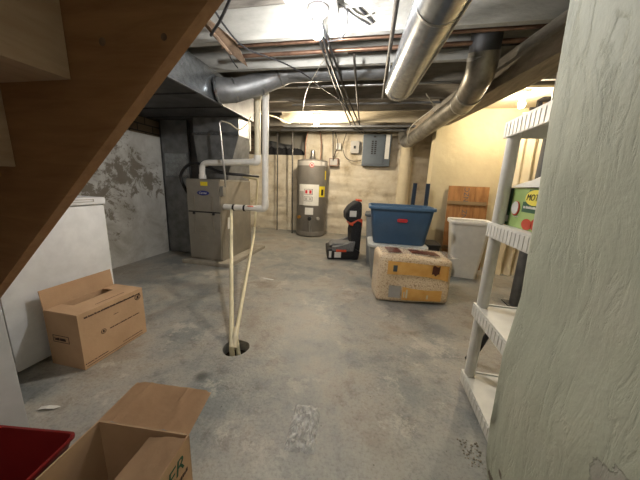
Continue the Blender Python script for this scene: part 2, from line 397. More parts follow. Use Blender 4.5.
def text_bm(s, size, origin, right, up, depth=.001, align='LEFT', shear=0):
    cu = bpy.data.curves.new('t', 'FONT'); cu.body = s; cu.size = size; cu.extrude = depth; cu.align_x = align; cu.align_y = 'CENTER'; cu.shear = shear
    cu.resolution_u = 3
    o = bpy.data.objects.new('t', cu); COL.objects.link(o)
    dg = bpy.context.evaluated_depsgraph_get(); me = bpy.data.meshes.new_from_object(o.evaluated_get(dg))
    bm = BM(); bm.from_mesh(me); bpy.data.meshes.remove(me); bpy.data.objects.remove(o); bpy.data.curves.remove(cu)
    r = Vector(right).normalized(); u = Vector(up).normalized(); n = r.cross(u)
    mt = Matrix(((r.x,u.x,n.x,origin[0]), (r.y,u.y,n.y,origin[1]), (r.z,u.z,n.z,origin[2]), (0,0,0,1)))
    bm.transform(mt); return bm
def marks(origin, right, up, n, w, h, gap, t=.0008, rnd=None, bm=None):
    """a row of small printed strokes too small to read"""
    bm = bm or BM(); rnd = rnd or random.Random(3)
    r = Vector(right).normalized(); u = Vector(up).normalized(); nn = r.cross(u); x = 0
    for i in range(n):
        ww = w*rnd.uniform(.5, 1.2); hh = h*rnd.uniform(.7, 1)
        p = Vector(origin) + r*x
        a = [p, p+r*ww, p+r*ww+u*hh, p+u*hh]
        loft(bm, [a, [q+nn*t for q in a]])
        x += ww + gap*(3 if rnd.random() < .15 else 1)
    return bm

# ------------------------------------------------------------------ the setting
XL, XR, YB, YN, ZC = -2.73, 2.85, 5.3, -1.3, 1.97
# floor with the sump hole
SX, SY, SR = -.752, 1.283, .08
bm = BM(); seg = 40; S = .2
ring = []; sq = []
for k in range(seg):
    a = 2*PI*k/seg; c, s = math.cos(a), math.sin(a)
    rr = SR*(1 + .02*math.sin(3*a) + .012*math.sin(7*a+1))
    ring.append(bm.verts.new((SX + c*rr, SY + s*rr, 0)))
    f = S/max(abs(c), abs(s)); sq.append(bm.verts.new((SX + c*f, SY + s*f, 0)))
for k in range(seg): bm.faces.new((ring[k], ring[(k+1)%seg], sq[(k+1)%seg], sq[k]))
def q(x0, x1, y0, y1):
    bm.faces.new([bm.verts.new(p) for p in ((x0,y0,0), (x1,y0,0), (x1,y1,0), (x0,y1,0))])
q(-3, 3.1, YN-.2, SY-S); q(-3, 3.1, SY+S, 6); q(-3, SX-S, SY-S, SY+S); q(SX+S, 3.1, SY-S, SY+S)
lo = [bm.verts.new((v.co.x, v.co.y, -.07)) for v in ring]
for k in range(seg): bm.faces.new((ring[k], lo[k], lo[(k+1)%seg], ring[(k+1)%seg]))
struct('floor', bm, 'floor')
struct('trim_1', lathe([(.085,-.28), (.10,-.27), (.10,-.071), (.092,-.07)], (SX, SY), 32) if False else loft(BM(), [[(SX+r*math.cos(2*PI*k/32), SY+r*math.sin(2*PI*k/32), z) for k in range(32)] for r, z in ((.090,-.069), (.10,-.2), (.09,-.28))], False, True), 'dirt', 40)
struct('wall_left', box(box(BM(), XL-.3, XL, YN-.2, 6, 0, 1.49), XL-.3, XL-.02, YN-.2, 6, 1.49, 1.495), 'wall_left')
struct('wall_left_upper', bx(XL-.3, XL-.07, YN-.2, 6, 1.49, 2.2), 'brick')
# back wall with the dark recess above the ledge
def displaced_panel(x0, x1, z0, z1, y, nx, nz, amp, seed):
    bm = BM(); g = []
    for i in range(nx+1):
        col = []
        for j in range(nz+1):
            x = x0+(x1-x0)*i/nx; z = z0+(z1-z0)*j/nz
            d = noise.fractal(Vector((x*2.2+seed, z*6, seed)), 1, 2, 5)*amp
            d += amp*1.3*abs(math.sin(z*11 + noise.noise(Vector((x*2, 0, seed)))*1.5))**.5 - amp
            col.append(bm.verts.new((x, y-d, z)))
        g.append(col)
    for i in range(nx):
        for j in range(nz): bm.faces.new((g[i][j], g[i+1][j], g[i+1][j+1], g[i][j+1]))
    return bm
b1 = displaced_panel(-2.75, -1.42, 0, 1.55, YB, 70, 80, .018, 3.1)
b1.verts.ensure_lookup_table()
struct('wall_back', b1, 'wall_back', 60)
struct('wall_back_right', displaced_panel(-1.42, 1.3, 0, 2.2, YB, 140, 110, .018, 3.1), 'wall_back', 60)
struct('wall_back_ledge', box(box(box(BM(), -2.75, -1.42, YB+.02, YB+.6, 0, 1.54), -1.42, 1.4, YB+.05, YB+.4, 0, 2.2), -2.75, -1.3, YB+.6, YB+.7, 0, 2.2), 'wall_plain')
# wall between the rooms (yellow)
YY = 3.7
struct('wall_right', box(BM(), .70, XR+.1, YY, YY+.25, 0, 2.0), 'wall_yellow')
struct('wall_right_far', bx(.95, 1.2, YY+.25, 5.6, 0, 2.0), 'wall_back')
struct('wall_east', bx(XR, XR+.2, YN, YY+.1, 0, 2.2), 'wall_yellow')
struct('wall_near', bx(-3, XR+.2, YN-.2, YN, 0, 2.2), 'wall_plain')
struct('ceiling', bx(-3.1, XR+.3, YN-.2, 6.1, 2.17, 2.25), 'subfloor')
struct('ceiling_side_room', bx(1.06, XR, 3.02, YY, 1.965, 1.985), 'plaster_cream')
# rough plastered wall in the right foreground (L-shaped; battered face)
bm = BM(); prof = []
for i in range(46): prof.append((0, .852 - (1-i/45)*0 - 0, i))
path = []
L1 = [(XR, 0)]
ys = [YN + (0.815-YN)*(i/70)**.8 for i in range(71)]
pts2 = [('f', y) for y in ys]
nz = 84; grid = []
for j in range(nz+1):
    z = 2.0*j/nz; row = []
    T_ = [.481,.461,.452,.449,.446,.444,.452,.459,.454,.450,.446,.440,.435,.431,.427,.423,.418,.414,.409,.405,.400,.400]
    q_ = min(z*10, 19.999); xf = T_[int(q_)] + (T_[int(q_)+1]-T_[int(q_)])*(q_-int(q_)) - .008
    yc = .85
    for t, y in pts2:
        d = .010*noise.noise(Vector((0, y*3, z*2.2))) + .004*noise.noise(Vector((3, y*14, z*6)))
        row.append((xf + d, y, z))
    for k in range(1, 13):
        a = k/12*PI/2; r = .030
        e = .006*noise.noise(Vector((7, k*.15, z*9))) + (.012*noise.noise(Vector((5, k*.3, z*25))) if z < .4 else 0)
        row.append((xf + r - r*math.cos(a) + e*.6, yc - r + r*math.sin(a)*1 + e, z))
    for k in range(1, 10):
        row.append((xf + .030 + (XR-xf-.03)*(k/9)**2, yc, z))
    grid.append([bm.verts.new(p) for p in row])
for a, b in zip(grid, grid[1:]):
    for k in range(len(a)-1): bm.faces.new((a[k], a[k+1], b[k+1], b[k]))
struct('wall_right_near', bm, 'pillar', 80)

# ------------------------------------------------------------------ joists, beam
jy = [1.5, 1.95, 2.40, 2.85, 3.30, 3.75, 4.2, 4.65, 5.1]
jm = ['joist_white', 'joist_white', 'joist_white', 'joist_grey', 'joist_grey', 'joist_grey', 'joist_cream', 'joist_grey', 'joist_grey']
jl = ['white painted ceiling joist right above the camera, before the near bare bulb', 'broad white painted ceiling joist just behind the near bare bulb',
      'white painted joist beyond the two copper pipes', 'grey ceiling joist fourth from the front, behind the round grey duct', 'dark ceiling joist fifth from the front, near end of the big round duct',
      'dusty ceiling joist sixth from the front', 'cream painted ceiling board holding the far bare bulb', 'second to last ceiling joist toward the back wall', 'last ceiling joist against the stone back wall']
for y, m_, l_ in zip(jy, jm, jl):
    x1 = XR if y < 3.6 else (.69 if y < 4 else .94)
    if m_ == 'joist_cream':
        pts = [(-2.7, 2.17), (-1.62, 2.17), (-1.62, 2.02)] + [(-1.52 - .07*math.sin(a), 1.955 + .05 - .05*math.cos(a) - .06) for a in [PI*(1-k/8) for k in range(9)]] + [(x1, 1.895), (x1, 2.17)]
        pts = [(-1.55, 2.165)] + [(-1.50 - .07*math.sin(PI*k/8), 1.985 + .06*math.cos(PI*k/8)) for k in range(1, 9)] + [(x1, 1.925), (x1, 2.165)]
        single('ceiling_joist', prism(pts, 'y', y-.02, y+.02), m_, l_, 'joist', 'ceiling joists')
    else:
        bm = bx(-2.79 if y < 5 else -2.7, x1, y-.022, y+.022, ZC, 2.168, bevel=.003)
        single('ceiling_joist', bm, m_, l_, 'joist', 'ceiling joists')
# main beam, running back at a slight slant
bt = thing('ceiling_beam', 'long dusty brown wooden beam under the joists, running back to the white column', 'beam', (.85, 2.6, 1.78), 0)
def bxy(y, off): return .945 - .180*(y-1.9) + off
bm = loft(BM(), [[(bxy(y,0), y, 1.78), (bxy(y,.21), y, 1.78), (bxy(y,.21), y, 1.965), (bxy(y,0), y, 1.965)] for y in (.95, 5.25)])
part('timber', bm, 'beam', bt)
bm = loft(BM(), [[(bxy(y,-.035), y, 1.90), (bxy(y,-.002), y, 1.90), (bxy(y,-.002), y, 1.962), (bxy(y,-.035), y, 1.962)] for y in (.95, 3.6)])
part('side_ledger', bm, 'joist_grey', bt)
# column under the beam at the back
cl = thing('support_column', 'round white painted column under the far end of the beam, against the stone wall', 'column', (.50, 5.05, 0))
part('shaft', lathe([(.10,0), (.105,.02), (.105,1.50), (.095,1.56), (.10,1.66), (.10,1.775)], (.50,5.05), 24), 'plaster_cream', cl, smooth=40)

# ------------------------------------------------------------------ stairs seen from below
st = thing('staircase', 'brown wooden staircase seen from underneath, crossing the upper left corner', 'staircase', (-2.1, .33, 0))
def zb(x): return 1.524 + .90*(x + .45)
W = .56
for (y0, y1) in ((.75, .79), (-.20, -.16)):
    pts = [(-2.1, .01), (.10, zb(.10)), (.10, 2.165), ((2.165-W-1.524)/.90-.45, 2.165), (-2.1, zb(-2.1)+W)]
    part('stringer', prism(pts, 'y', y0, y1), 'stringer', st)
rise, run = .283, .316
for k in range(-4, 3):
    x = -1.0 + run*k; z = 1.298 + rise*k
    if z < .05 or z + .036 > 2.15: continue
    part('tread', bx(x-run-.02, x, -.158, .748, z, z+.036, bevel=.003), 'tread', st)
    if z + rise < 2.16: part('riser', bx(x-.02, x-.001, -.158, .748, z+.036, z+rise-.002), 'tread', st)
for (px, pz, r) in ((-.86, 1.40, .012), (-.64, 1.40, .010)):
    part('knot', disc((px, .7495, pz), (0,-1,0), r, .0008), 'wood_old', st)
single('stair_post', bx(-1.52, -1.273, .50, .608, 0, .66, bevel=.004), 'post_grey', 'light grey painted post standing under the stair stringer at the left edge', 'post')

# ------------------------------------------------------------------ freezer
FX, FY0, FY1, FH = -1.67, .80, 1.337, .863
fz = thing('chest_freezer', 'white chest freezer standing behind the cardboard box by the left wall', 'freezer', (FX-.3, (FY0+FY1)/2, 0))
part('body', bx(FX-.62, FX, FY0, FY1, .012, FH-.048, bevel=.012), 'white_enamel', fz, smooth=40)
ld = part('lid', bx(FX-.63, FX+.008, FY0-.003, FY1+.006, FH-.042, FH, bevel=.010), 'white_enamel', fz, smooth=40)
part('gasket', bx(FX-.61, FX-.004, FY0+.006, FY1-.006, FH-.047, FH-.040), 'tub_grey', fz)
part('handle_recess', box(box(box(BM(), FX+.008, FX+.012, 1.05, 1.27, FH-.012, FH-.009), FX+.008, FX+.012, 1.267, 1.27, FH-.026, FH-.009), FX+.008, FX+.011, 1.05, 1.27, FH-.026, FH-.023), 'label_grey', ld)

# ------------------------------------------------------------------ big cardboard box
cb = thing('cardboard_box', 'brown shipping box with a raised flap and cut-out top in front of the freezer', 'box', (-1.5, 1.09, 0))
bx0, bx1, by0, by1, bh, t = -1.612, -1.395, .908, 1.284, .307, .004
part('side_panel', bx(bx1-t, bx1, by0, by1, .002, bh), 'card', cb)
part('side_panel', bx(bx0, bx0+t, by0, by1, .002, bh), 'card', cb)
part('end_panel', bx(bx0+t, bx1-t, by0, by0+t, .002, bh-.001), 'card', cb)
part('end_panel', bx(bx0+t, bx1-t, by1-t, by1, .002, bh-.001), 'card', cb)
part('base_panel', bx(bx0+t, bx1-t, by0+t, by1-t, .002, .006), 'card_in', cb)
# top with opening
bm = BM(); ox0, ox1, oy0, oy1 = -1.60, -1.525, .985, 1.205
box(bm, bx1-t-(bx1-ox1)+t, bx1, by0, by1, bh, bh+.004)
box(bm, bx0+.01, ox1, by0, oy0, bh, bh+.004); box(bm, bx0+.01, ox1, oy1, by1, bh, bh+.004)
part('top_panel', bm, 'card', cb)
bm = loft(BM(), [[(bx0+.002, y, bh), (bx0-.002, y, bh), (bx0-.012, y, bh+.103), (bx0-.008, y, bh+.103)] for y in (by0+.002, by1-.004)])
part('flap', bm, 'card', cb)
bm = loft(BM(), [[(ox1-.003, y, bh), (ox1, y, bh), (ox1-.045, y, bh-.055), (ox1-.048, y, bh-.055)] for y in (oy0, oy1)])
part('folded_tab', bm, 'card_in', cb)
fx = bx1 + .0003; R_, U_ = (0,1,0), (0,0,1)
for a_ in (((fx, by0+.03, bh-.03), 46, .0065, .010, .0012, 1), ((fx, by0+.215, .030), 26, .004, .004, .0012, 2), ((fx, by0+.005, .028), 20, .005, .005, .0012, 2),
           ((fx, by0+.15, .155), 28, .0055, .006, .0014, 5), ((fx, by0+.18, .225), 6, .004, .003, .001, 5)):
    part('printed_text', marks(a_[0], R_, U_, a_[1], a_[2], a_[3], a_[4], rnd=random.Random(a_[5])), 'print', cb)
part('printed_line', bx(fx, fx+.0008, by0+.01, by1-.03, .014, .0165), 'print', cb)
def ringmark(c, r, bm=None, w=.0025, seg=24):
    bm = bm or BM(); c = Vector(c)
    for k in range(seg):
        a0, a1 = 2*PI*k/seg, 2*PI*(k+1)/seg
        a = [c + Vector((0, math.cos(q_)*rr, math.sin(q_)*rr)) for q_, rr in ((a0,r), (a1,r), (a1,r-w), (a0,r-w))]
        loft(bm, [a, [p + Vector((.0008,0,0)) for p in a]])
    return bm
part('printed_emblem', box(ringmark((fx, by0+.115, .160), .014), fx, fx+.0008, by0+.111, by0+.119, .154, .167), 'print', cb)
bm = ringmark((fx, by1-.038, bh-.043), .020, None, .004)
box(bm, fx, fx+.0008, by1-.043, by1-.031, bh-.055, bh-.035)
bm2 = BM(); box(bm2, 0, .0008, -.017, .017, -.002, .002, Matrix.Translation((fx, by1-.038, bh-.043)) @ Matrix.Rotation(PI/4, 4, 'X'))
part('printed_emblem', bm, 'print', cb); part('printed_slash', bm2, 'print', cb)
bm = BM()
ey = by0 - .0003
for (a0, a1, z0, z1) in ((-1.575,-1.47,.177,.180), (-1.575,-1.47,.140,.143), (-1.575,-1.572,.14,.18), (-1.473,-1.47,.14,.18)):
    box(bm, a0, a1, ey-.0008, ey, z0, z1)
marks((-1.565, ey, .150), (1,0,0), (0,0,1), 12, .006, .018, .001, rnd=random.Random(8), bm=bm)
part('printed_label', bm, 'print', cb)
part('printed_line', marks((bx1-.035, by0+.12, bh+.0042), (0,1,0), (-1,0,0), 24, .006, .004, .001, rnd=random.Random(9)), 'print', cb)

# ------------------------------------------------------------------ near open cardboard box
nb = thing('cardboard_box', 'open brown carton with its back flap folded out, in the bottom left foreground', 'box', (-.592, .50, 0), math.radians(5))
# local frame: x right, y away; back edge at y=0, width .281, depth .46
w2, d2, h2, t = .1405, .46, .30, .004
L = dict(world=False)
part('back_wall', bx(-w2, w2, -t, 0, .002, h2), 'card_in', nb, **L)
part('side_wall', bx(-w2, -w2+t, -d2, -t, .002, h2), 'card_in', nb, **L)
part('side_wall', bx(w2-t, w2, -d2, -t, .002, h2), 'card', nb, **L)
part('front_wall', bx(-w2+t, w2-t, -d2, -d2+t, .002, h2), 'card_in', nb, **L)
part('base', bx(-w2+t, w2-t, -d2+t, -t, .002, .006), 'card_in', nb, **L)
# back flap, with creases
bm = BM(); g = []; nx, ny = 26, 12
for i in range(nx+1):
    col = []
    for j in range(ny+1):
        u, v = i/nx, j/ny
        x = -w2 + u*2*w2 - .012*v*u; y = v*.146
        if v == 1 and (u < .04 or u > .96): y -= .006
        z = h2 + .012*v - .004*v*v
        c1 = abs(u - .16 - .04*v); c2 = abs(u - .72 - .04*math.sin(v*6))
        z += .004*math.exp(-(c1/.02)**2) + .005*math.exp(-(c2/.018)**2) + .0018*noise.noise(Vector((u*22, v*3, 1)))
        col.append(bm.verts.new((x, y, z)))
    g.append(col)
for i in range(nx):
    for j in range(ny): bm.faces.new((g[i][j], g[i+1][j], g[i+1][j+1], g[i][j+1]))
ext = bmesh.ops.solidify(bm, geom=bm.faces[:], thickness=.004)
part('back_flap', bm, 'card', nb, smooth=30, **L)
# right flap folded flat over the right side, creased
bm = BM(); g = []; nx, ny = 12, 24
for i in range(nx+1):
    col = []
    for j in range(ny+1):
        u, v = i/nx, j/ny
        x = w2 - u*.112; y = -.012 - v*(d2-.03)
        z = h2 + .001 - .016*u + .004*noise.noise(Vector((u*4, v*9, 4))) + .004*math.exp(-((u-.55-.4*math.sin(v*7))/.08)**2)
        col.append(bm.verts.new((x, y, z)))
    g.append(col)
for i in range(nx):
    for j in range(ny): bm.faces.new((g[i][j], g[i+1][j], g[i+1][j+1], g[i][j+1]))
bmesh.ops.solidify(bm, geom=bm.faces[:], thickness=.004)
part('side_flap', bm, 'card', nb, smooth=30, **L)
bm = loft(BM(), [[(-w2, y, h2), (-w2-.026, y, h2-.03), (-w2-.040, y, h2-.12), (-w2-.036, y, h2-.12)] for y in (-.03, -d2+.01)])
part('hanging_flap', bm, 'card', nb, **L)
bm = text_bm('ER', .062, (w2+.0005, -.098, h2-.052), (0,1,0), (0,0,1), .0004, shear=.2)
bm.transform(Matrix.Identity(4))
part('printed_letters', bm, 'green_print', nb, **L)
part('printed_text', marks((w2+.0003, -.10, h2-.10), (0,1,0), (0,0,1), 10, .008, .012, .002), 'print', nb, **L)

# crumpled thin clear bag inside the near box
def crumple(cx, cy, z, w, d, amp, nx, ny, seed, rot=0, edge=.0):
    bm = BM(); g = []
    for i in range(nx+1):
        col = []
        for j in range(ny+1):
            u, v = i/nx - .5, j/ny - .5
            n = noise.fractal(Vector((u*5+seed, v*5, seed)), 1, 2, 4)
            rdg = 1 - abs(noise.noise(Vector((u*7+seed, v*6-seed, 2))))*3
            h = amp*(.55 + .4*n + .5*max(0, rdg)) * min(1, (.5-abs(u))*8+.1) * min(1, (.5-abs(v))*8+.1)
            x = u*w + .02*w*noise.noise(Vector((0, v*6, seed))); y = v*d + .03*d*noise.noise(Vector((u*6, 3, seed)))
            c, s = math.cos(rot), math.sin(rot)
            col.append(bm.verts.new((cx + x*c - y*s, cy + x*s + y*c, z + max(.001, h))))
        g.append(col)
    for i in range(nx):
        for j in range(ny): bm.faces.new((g[i][j], g[i+1][j], g[i+1][j+1], g[i][j+1]))
    return bm
single('plastic_bag', crumple(-.66, .22, .008, .12, .2, .06, 24, 30, 2.0), 'film', 'crumpled clear plastic lying inside the open near carton', 'bag', smooth=30)
single('plastic_bag', crumple(-.208, .872, 0, .118, .215, .024, 34, 54, 5.0, .08), 'film', 'flat wrinkled clear plastic bag lying on the bare floor', 'bag', smooth=50)

# red bin, bottom left
BW, BD = .56, .42; an = math.radians(8.5)
bcx, bcy = -.771 - (BW/2*math.cos(an) - BD/2*math.sin(an)), .458 - (BW/2*math.sin(an) + BD/2*math.cos(an))
rb = thing('red_bin', 'dark red open plastic bin at the bottom left corner beside the near carton', 'bin', (bcx, bcy, 0), an)
def rbin(z, w, d, r=.016): return rrect(w, d, r, z, 6)
bm = loft(BM(), [rbin(.003,.42,.29), rbin(.268,BW-.012,BD-.012), rbin(.272,BW,BD), rbin(.28,BW,BD), rbin(.28,BW-.012,BD-.012), rbin(.268,BW-.02,BD-.02), rbin(.01,.41,.28)], True, True)
part('shell', bm, 'red', rb, False, 40)

# small scraps on the floor
single('paper_scrap', loft(BM(), [[(-1.345+.06*k, .69+.02*k, z_), (-1.335+.06*k, .67+.02*k, z_+.004), (-1.325+.06*k, .685+.025*k, z_)] for k, z_ in ((0,.001), (.5,.006), (1,.002))]), 'white_paint', 'small white paper scrap on the floor near the grey post', 'paper')
single('paper_scrap', loft(BM(), [[(-1.09, 2.41, .001), (-.96, 2.395, .001), (-.96, 2.42, .002), (-1.08, 2.43, .003)], [(-1.09, 2.41, .004), (-.96, 2.395, .004), (-.96, 2.42, .005), (-1.08, 2.43, .006)]]), 'white_paint', 'thin white scrap on the floor in front of the furnace', 'paper')

# ------------------------------------------------------------------ furnace
fu = thing('furnace', 'tan grey gas furnace with a blue oval badge standing on a concrete pad', 'furnace', (-1.91, 3.0, .05))
fx0, fx1, fy0, fy1 = -2.12, -1.70, 2.66, 3.40
part('cabinet', bx(fx0, fx1, fy0+.012, fy1, .05, 1.0, bevel=.004), 'furnace_side', fu)
ud = part('upper_door', bx(fx0+.004, fx1-.004, fy0-.006, fy0+.011, .635, .992, bevel=.004), 'furnace', fu)
lwd = part('lower_door', bx(fx0+.004, fx1-.004, fy0-.006, fy0+.011, .075, .62, bevel=.004), 'furnace', fu)
part('seam_strip', bx(fx0+.01, fx1-.01, fy0-.001, fy0+.011, .62, .635), 'black', fu)
yf = fy0 - .0065
part('badge', disc((-1.905, yf, .845), (0,-1,0), .075, .006, 28, 1, .36), 'blue_badge', ud)
part('badge_lettering', text_bm('Carrier', .034, (-1.905, yf-.0075, .845), (1,0,0), (0,0,1), .0006, 'CENTER', .25), 'white_paint', ud)
part('warning_label', bx(-1.935, -1.845, yf-.001, yf, .925, .97), 'yellow', ud)
for zz, dr in ((.655, ud), (.595, lwd)):
    for sx in (-1, 1):
        a = -1.91 + sx*.11
        pts = [(a, yf-.003, zz), (a+sx*.004, yf-.003, zz+.16)] if dr is ud else [(a, yf-.003, zz-.01), (a+sx*.02, yf-.003, zz-.22)]
        part('embossed_rib', tb(pts, .006, 8), 'furnace_side', dr)
for sx in (-1, 1):
    part('door_knob', disc((-1.91+sx*.125, yf, .61), (0,-1,0), .014, .012, 14), 'black', lwd, smooth=40)
for k in range(7): pass
bm = BM()
for k in range(7): box(bm, -1.985, -1.875, yf-.003, yf, .28+.03*k, .288+.03*k)
part('louvre', bm, 'furnace_side', lwd)
part('side_label', bx(fx1, fx1+.0015, 2.80, 2.87, .42, .56), 'white_paint', fu)
part('junction_box', bx(fx1, fx1+.04, 2.66, 2.72, .82, .93, bevel=.004), 'steel', fu)
part('top_trim', bx(fx1-.003, fx1+.003, fy0+.012, fy1, .985, .999), 'steel', fu)
single('concrete_pad', bx(-2.20, -1.58, 2.60, 3.62, 0, .049, bevel=.01), 'concrete_pad', 'low concrete pad under the furnace', 'pad')

# plenum and ducts
pl = thing('supply_plenum', 'grey sheet metal plenum rising from the furnace top to the wide duct', 'duct', (-1.9, 3.1, 1.0))
bm = loft(BM(), [[(x0,y0,z), (x1,y0,z), (x1,y1,z), (x0,y1,z)] for x0,x1,y0,y1,z in ((-2.10,-1.72,2.87,3.385,1.002), (-2.10,-1.70,2.87,3.385,1.1), (-2.14,-1.56,2.86,3.10,1.50), (-2.14,-1.56,2.86,3.10,1.698))])
part('sheet', bm, 'galv_dull', pl)
bm = BM(); box(bm, -2.145, -1.555, 2.850, 2.859, 1.50, 1.53)
part('drive_cleat', bm, 'galv', pl)
rt = thing('return_duct', 'tall grey sheet metal return duct against the left wall beside the furnace', 'duct', (-2.5, 3.2, 0))
part('sheet', bx(-2.715, -2.325, 3.0, 3.55, .005, 1.698, bevel=.003), 'galv_dull', rt)
part('patch_panel', bx(-2.68, -2.36, 2.994, 2.999, 1.02, 1.30), 'galv', rt, label='lighter square patch panel')
part('edge_seam', box(box(BM(), -2.722, -2.712, 2.99, 3.0, .005, 1.698), -2.33, -2.32, 2.992, 3.0, .005, 1.698), 'galv_dark', rt)
part('boot', bx(-2.324, -2.124, 3.05, 3.36, .052, .6, bevel=.003), 'galv_dark', rt)
part('shade_filler', bx(-2.322, -2.15, 3.02, 3.10, .61, 1.695), 'galv_dark', rt)  # added dark sheet, stands in for the shade between return duct and plenum
tr = thing('supply_duct', 'wide dark flat sheet metal duct hung under the joists on the left', 'duct', (-2.1, 2.3, 1.7))
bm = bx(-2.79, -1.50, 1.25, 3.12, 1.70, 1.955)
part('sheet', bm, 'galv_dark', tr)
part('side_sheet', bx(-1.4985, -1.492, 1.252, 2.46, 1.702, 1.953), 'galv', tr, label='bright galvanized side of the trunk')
bm = BM()
for y in (1.7, 2.1, 2.5, 2.85): box(bm, -2.75, -1.515, y-.008, y+.008, 1.688, 1.699)
part('cross_seam', bm, 'galv_dark', tr)
part('bottom_flange', box(BM(), -1.51, -1.488, 1.252, 3.0, 1.692, 1.699), 'galv_dull', tr)
# elbow and round duct to the right, in the joist bay
el = thing('round_duct', 'round grey elbow duct leaving the wide duct and running right above the plastic pipes', 'duct', (-1.4, 2.55, 1.8))
p = fillet([(-1.491, 2.36, 1.80), (-1.36, 2.42, 1.81), (-1.12, 2.60, 1.94), (-.9, 2.625, 2.02)], .12, 5)
bm = tube(BM(), p, .09, 24, True, rf=lambda t: .108 - .024*t)
part('elbow', bm, 'galv_dull', el, smooth=40)
part('straight_run', tb([(-.96, 2.622, 2.0), (-.88, 2.625, 2.02), (.25, 2.625, 2.025)], .082, 24), 'galv_dull', el, smooth=40)
part('collar', tb([(-1.4915, 2.36, 1.80), (-1.47, 2.366, 1.803)], .118, 24), 'galv', el, smooth=40)
P_ = spline([(-1.47,2.37,1.80), (-1.32,2.455,1.832), (-1.12,2.60,1.935), (-.93,2.622,2.01)], 4)
for i in (3, 7, 11):
    d = (P_[i+1]-P_[i]).normalized()
    part('crimp_ring', tube(BM(), [P_[i]-d*.008, P_[i]+d*.008], .108 - .022*i/12 + .003, 24), 'galv', el, smooth=40)
part('end_cap', tb([(.25, 2.625, 2.025), (.26, 2.625, 2.025)], .085, 24), 'galv_dull', el)

# big round duct overhead
bd = thing('round_duct', 'large shiny galvanized round duct hanging overhead, ending with a rounded cap', 'duct', (.18, 1.8, 1.75))
def dl(y): return Vector((.212 - .085*(y-1.35), y, 1.80))
part('pipe', tb([dl(.7), dl(2.33)], .110, 40), 'galv', bd, smooth=40)
cp_ = [(dl(2.33 + .0), .110), (dl(2.35), .114), (dl(2.40), .112), (dl(2.435), .10), (dl(2.45), .075)]
bm = loft(BM(), [[(c.x + r*math.cos(2*PI*k/40), c.y, c.z + r*math.sin(2*PI*k/40)) for k in range(40)] for c, r in cp_])
part('end_cap', bm, 'galv', bd, smooth=50)
part('seam_ring', tb([dl(1.36), dl(1.375)], .112, 40), 'steel', bd, smooth=40)
bm = BM(); bm2 = tube(bm, [dl(.72)+Vector((.085,0,-.08)), dl(2.32)+Vector((.085,0,-.08))], .004, 6)
part('lock_seam', bm, 'steel', bd)
part('hanger_strap', tube(tube(BM(), [dl(2.1)+Vector((-.118,0,0)), dl(2.1)+Vector((-.118,0,.16))], .003, 6), [dl(2.1)+Vector((.118,0,0)), dl(2.1)+Vector((.118,0,.16))], .003, 6), 'steel', bd)

# old duct along the beam
od = thing('round_duct', 'older dull round duct with an angled elbow running back along the wooden beam', 'duct', (.7, 3.0, 1.7))
part('boot', tb([(.66, 2.20, 2.12), (.665, 2.23, 1.93)], .098, 28), 'galv_dark', od, smooth=40, label='dark upper boot going up between the joists')
part('elbow', tube(BM(), fillet([(.665, 2.22, 1.945), (.67, 2.26, 1.82), (.685, 2.50, 1.765), (.695, 2.72, 1.76)], .09, 5), .1, 28), 'duct_old', od, smooth=40)
part('straight_run', tb([(.697, 2.68, 1.76), (.46, 4.55, 1.72)], .088, 28), 'duct_old', od, smooth=40)
for a, b, r in (((.664,2.23,1.925), (.666,2.238,1.905), .103), ((.686,2.48,1.770), (.6855,2.50,1.766), .105), ((.697,2.70,1.76), (.695,2.72,1.76), .103)):
    part('crimp_ring', tb([a, b], r, 28), 'steel', od, smooth=40)
part('far_elbow', tb([(.47, 4.5, 1.72), (.43, 4.75, 1.74), (.40, 4.85, 1.9)], .092, 24, .08), 'duct_old', od, smooth=40)

# ------------------------------------------------------------------ PVC pipes
pv = thing('vent_pipe', 'white plastic vent piping with a U bend at the ceiling, feeding the furnace', 'pipe', (-1.3, 2.74, 1.2))
r = .034; Y = 2.74
part('upper_branch', tb([(-1.965, Y, 1.002), (-1.965, Y, 1.178), (-1.30, Y, 1.205)], r, 16, .10), 'pvc', pv, smooth=40)
part('elbow', tb([(-1.33, Y, 1.204), (-1.28, Y, 1.207), (-1.28, Y, 1.275)], r+.006, 16, .05), 'pvc', pv, smooth=40)
part('rising_pipe', tb([(-1.28, Y, 1.23), (-1.272, Y, 1.86)], r-.002, 16), 'pvc_yellow', pv, smooth=40, label='yellowed upright pipe')
part('bend', tb([(-1.272, Y, 1.83), (-1.272, Y, 1.90), (-1.185, Y, 1.90), (-1.185, Y, 1.83)], r+.005, 16, .043), 'pvc', pv, smooth=40)
part('falling_pipe', tb([(-1.185, Y, 1.87), (-1.192, Y, .72), (-1.25, Y, .698), (-1.60, Y, .693), (-1.698, Y, .693)], r, 16, .09), 'pvc', pv, smooth=40)
for x in (-1.575, -1.44): part('rubber_band', tb([(x-.011, Y, .694), (x+.011, Y, .694)], r+.004, 16), 'black', pv, smooth=40)
part('elbow', tb([(-1.191, Y, .80), (-1.193, Y, .70), (-1.29, Y, .696)], r+.006, 16, .08), 'pvc', pv, smooth=40)
part('coupling', tb([(-1.965, Y, 1.003), (-1.965, Y, 1.05)], r+.007, 16), 'pvc', pv, smooth=40)
part('printed_stripe', bx(-1.39, -1.32, Y-.0375, Y-.033, .72, .728), 'orange', pv)

